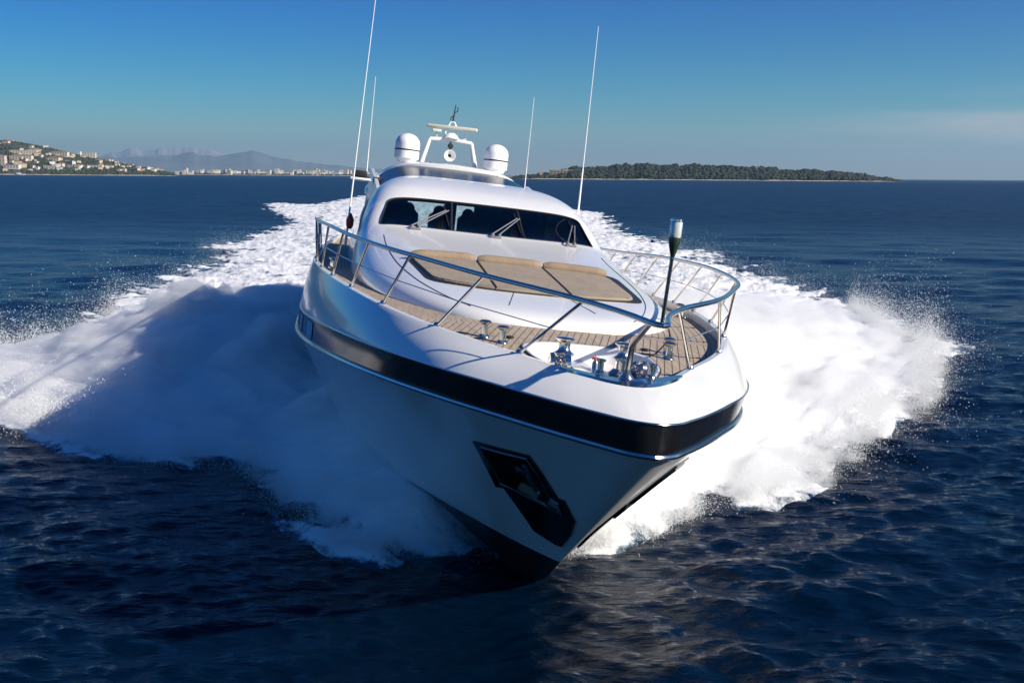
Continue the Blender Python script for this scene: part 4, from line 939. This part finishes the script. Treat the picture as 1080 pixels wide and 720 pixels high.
# houses
def wallm(name, c): return add_var(mat(name, c, .8), .05, .08)
WALLS = [wallm('cream_render', (.58, .52, .43)), wallm('pink_render', (.54, .44, .37)), wallm('white_render', (.62, .59, .54)), wallm('ochre_render', (.52, .43, .30))]
M_tile = wallm('clay_roof', (.26, .17, .12)); M_flat = wallm('flat_roof', (.38, .35, .31)); M_win = mat('dark_windows', (.05, .06, .07), .3)
def house_thing(name, x, y, z, w, h, dpt, wm, flat, label, cat, group=None, floors=0, rz=0.):
    r = bpy.data.objects.new(name, None); COL.objects.link(r); r.location = (x, y, z); r.rotation_euler = (0, 0, rz); tag(r, label, cat, group)
    MB().box((0, 0, h/2-3), (w, dpt, h+6)).build('wall', wm, r, off=False)
    if flat:
        MB().box((0, 0, h+.5), (w+.8, dpt+.8, 1.0)).box((w*.2, 0, h+1.6), (w*.18, dpt*.4, 1.6)).build('roof', M_flat, r, off=False)
    else:
        a, b = w/2+.6, dpt/2+.6; rh = min(w, dpt)*.26; k = max(a-b, .2)
        V = [(-a, -b, h), (a, -b, h), (a, b, h), (-a, b, h), (-k*.6, 0, h+rh), (k*.6, 0, h+rh)]
        mesh_obj('roof', V, [(0, 1, 5, 4), (1, 2, 5), (2, 3, 4, 5), (3, 0, 4), (3, 2, 1, 0)], M_tile, r, smooth=False, off=False)
    for f in range(floors):
        zz = 2.0+f*(h-1.5)/floors; nwin = max(2, int(w/8))
        for i in range(nwin): MB().box((-w/2+(i+.5)*w/nwin, -dpt/2-.06, zz+.2), (w/nwin*.6, .16, (h/floors)*.42)).build('window', M_win, r, off=False)
    return r
proto = {}
def copy_house(src, x, y, z, rz, sx):
    r = src.copy(); COL.objects.link(r); r.location = (x, y, z); r.rotation_euler = (0, 0, rz); r.scale = (sx, sx, sx)
    for ch in list(src.children):
        c = ch.copy(); COL.objects.link(c); c.parent = r
    return r
def on_hill(px, py):
    """spot on the headland seen at that height above its foot"""
    lo, hi = 0., .62
    for _ in range(30):
        mid = (lo+hi)/2; x, y, z = hillp(px, mid)
        if (z-CAM_H)/y*F_PX < (182+8*px/1080)-py: lo = mid
        else: hi = mid
    return hillp(px, (lo+hi)/2)
BIG = [(33, 162.6, 80, 11, 0, 3, 1, 'long pale terraced block high on the wooded headland'), (69.5, 165, 58, 13, 0, 4, 0, 'pale apartment block on the ridge right of the long terrace'),
       (101.5, 166, 36, 19, 0, 5, 1, 'square pale block standing on the falling ridge line'), (90.5, 164, 9, 17, 2, 5, 1, 'narrow white tower beside the square ridge block'),
       (5, 173, 50, 24, 1, 6, 1, 'big cream block low on the headland at its outer end'), (30, 168.3, 66, 12, 0, 4, 0, 'long beige block in the middle of the headland'),
       (63, 169.5, 40, 9, 0, 3, 0, 'low beige block below the ridge apartment block'), (41, 158.5, 10, 12, 1, 3, 1, 'small pink tower on top of the long terraced block'),
       (20, 177, 46, 9, 2, 2, 1, 'low white waterfront block near the outer end of the town'), (60, 177.5, 40, 8, 0, 2, 1, 'grey glazed waterfront hall in the middle of the town'),
       (85, 176.5, 44, 7, 2, 2, 1, 'long low white hall behind the beach'), (108, 176.8, 36, 7, 2, 2, 1, 'white low hall near the point of the headland'),
       (121, 169.8, 22, 9, 0, 3, 0, 'pale villa block above the point of the headland')]
for px, py, w, h, wi, fl, flat, lab in BIG:
    x, y, z = on_hill(px, py); house_thing('apartment_building' if h > 8 else 'waterfront_hall', x, y-8, z-1.5, w, h, 14, WALLS[wi], bool(flat), lab, 'building', None, fl, rz=g.uniform(-.12, .12))
protos = [house_thing('house', *on_hill(140, 177), 11, 6.5, 10, WALLS[0], False, 'small cream house with a clay roof among trees on the headland', 'house', 'cream houses on the headland', 0),
          house_thing('house', *on_hill(150, 178), 13, 7.5, 10, WALLS[1], False, 'small pink house with a clay roof among trees on the headland', 'house', 'pink houses on the headland', 0),
          house_thing('house', *on_hill(160, 179), 14, 7, 11, WALLS[2], True, 'small white flat roofed house among trees on the headland', 'house', 'white houses on the headland', 0),
          house_thing('house', *on_hill(168, 180), 16, 8, 11, WALLS[3], False, 'small ochre house with a clay roof among trees on the headland', 'house', 'ochre houses on the headland', 0)]
for k in range(95):
    px = g.uniform(-14, 178); top = 182-float(np.interp(px, [p[0] for p in HILL], [p[1] for p in HILL])); base = 181.3
    py = base-(base-top)*(g.random()**1.25)*.82
    x, y, z = on_hill(px, py); copy_house(protos[int(g.integers(4))], x, y, z, g.uniform(-.5, .5), g.uniform(.7, 1.25))
cp = [house_thing('city_building', px2x(190+i*7, 6990), 6990, 3.2, w, h, 18, WALLS[i % 3], True, lab, 'building', gr, 0) for i, (w, h, fl, lab, gr) in enumerate((
      (26, 20, 3, 'tiny cream building on the distant city front', 'cream buildings of the distant city'), (20, 28, 4, 'tiny pinkish building on the distant city front', 'pink buildings of the distant city'),
      (34, 15, 2, 'tiny white building on the distant city front', 'white buildings of the distant city')))]
for k in range(150):
    px = 188+g.random()**.9*182 if k < 125 else g.uniform(370, 480); x = px2x(px, 7000)
    copy_house(cp[int(g.integers(3))], x, 7000+g.uniform(0, 260), 3.2+g.uniform(0, 8), g.uniform(-.4, .4), g.uniform(.55, 1.35))
M_fort = wallm('fort_stone', (.26, .21, .15))
x_, y_, z_ = islp(590, .25); house_thing('fort', x_, y_, z_+1.5, 60, 11, 30, M_fort, True, 'tan walled fort on the end of the wooded island', 'fort', None, 2)
x_, y_, z_ = islp(572, .25); house_thing('fort_house', x_, y_, z_+1, 24, 8, 14, WALLS[3], False, 'small tan house beside the island fort', 'house', None, 1)
# a white motor boat anchored below the town
bt = bpy.data.objects.new('small_boat', None); COL.objects.link(bt); bt.location = (px2x(26, 2800), 2800, 0); tag(bt, 'small white motor boat lying off the town beach', 'boat')
V = []
for x, w, z0 in ((-14, 2.6, -.4), (-6, 3.2, -.6), (4, 3.0, -.6), (11, 1.6, -.3), (15, .1, .8)):
    V += [(x, -w*.5, z0), (x, -w, 2.2+max(0, x)*.05), (x, w, 2.2+max(0, x)*.05), (x, w*.5, z0)]
mesh_obj('hull', V, [tuple(f) for f in gridF(5, 4, False, True)]+[(3, 2, 1, 0), (16, 17, 18, 19)], M_white, bt, off=False)
MB().box((-3, 0, 3.3), (13, 4.4, 2.4), .5).box((-4, 0, 5.2), (7, 3.6, 1.6), .4).build('cabin', M_white, bt, off=False)
MB().box((-3, 0, 3.5), (12, 4.5, .7), .1).build('cabin_window', M_win, bt, off=False)

# ------------------------------------------------------------------ air
def haze():
    x, y0, y1, z0, z1 = 33000, -300, 44500, -1.2, 1150
    x = 36000
    V = [(-x, y0, z0), (x, y0, z0), (x, y1, z0), (-x, y1, z0), (-x, y0, z1), (x, y0, z1), (x, y1, z1), (-x, y1, z1)]
    m = bpy.data.materials.new('sea_haze'); m.use_nodes = True; N = m.node_tree.nodes; N.clear(); o = N.new('ShaderNodeOutputMaterial'); v = N.new('ShaderNodeVolumePrincipled')
    v.inputs['Color'].default_value = (.40, .60, .78, 1); v.inputs['Density'].default_value = 4.2e-5; v.inputs['Anisotropy'].default_value = .2
    m.node_tree.links.new(v.outputs[0], o.inputs['Volume'])
    ob = mesh_obj('haze', V, [(0, 3, 2, 1), (4, 5, 6, 7), (0, 1, 5, 4), (1, 2, 6, 5), (2, 3, 7, 6), (3, 0, 4, 7)], m, smooth=False); tag(ob, 'thin sea haze between the yacht and the mountains', 'haze', kind='stuff')
haze()


def label_parts(): pass
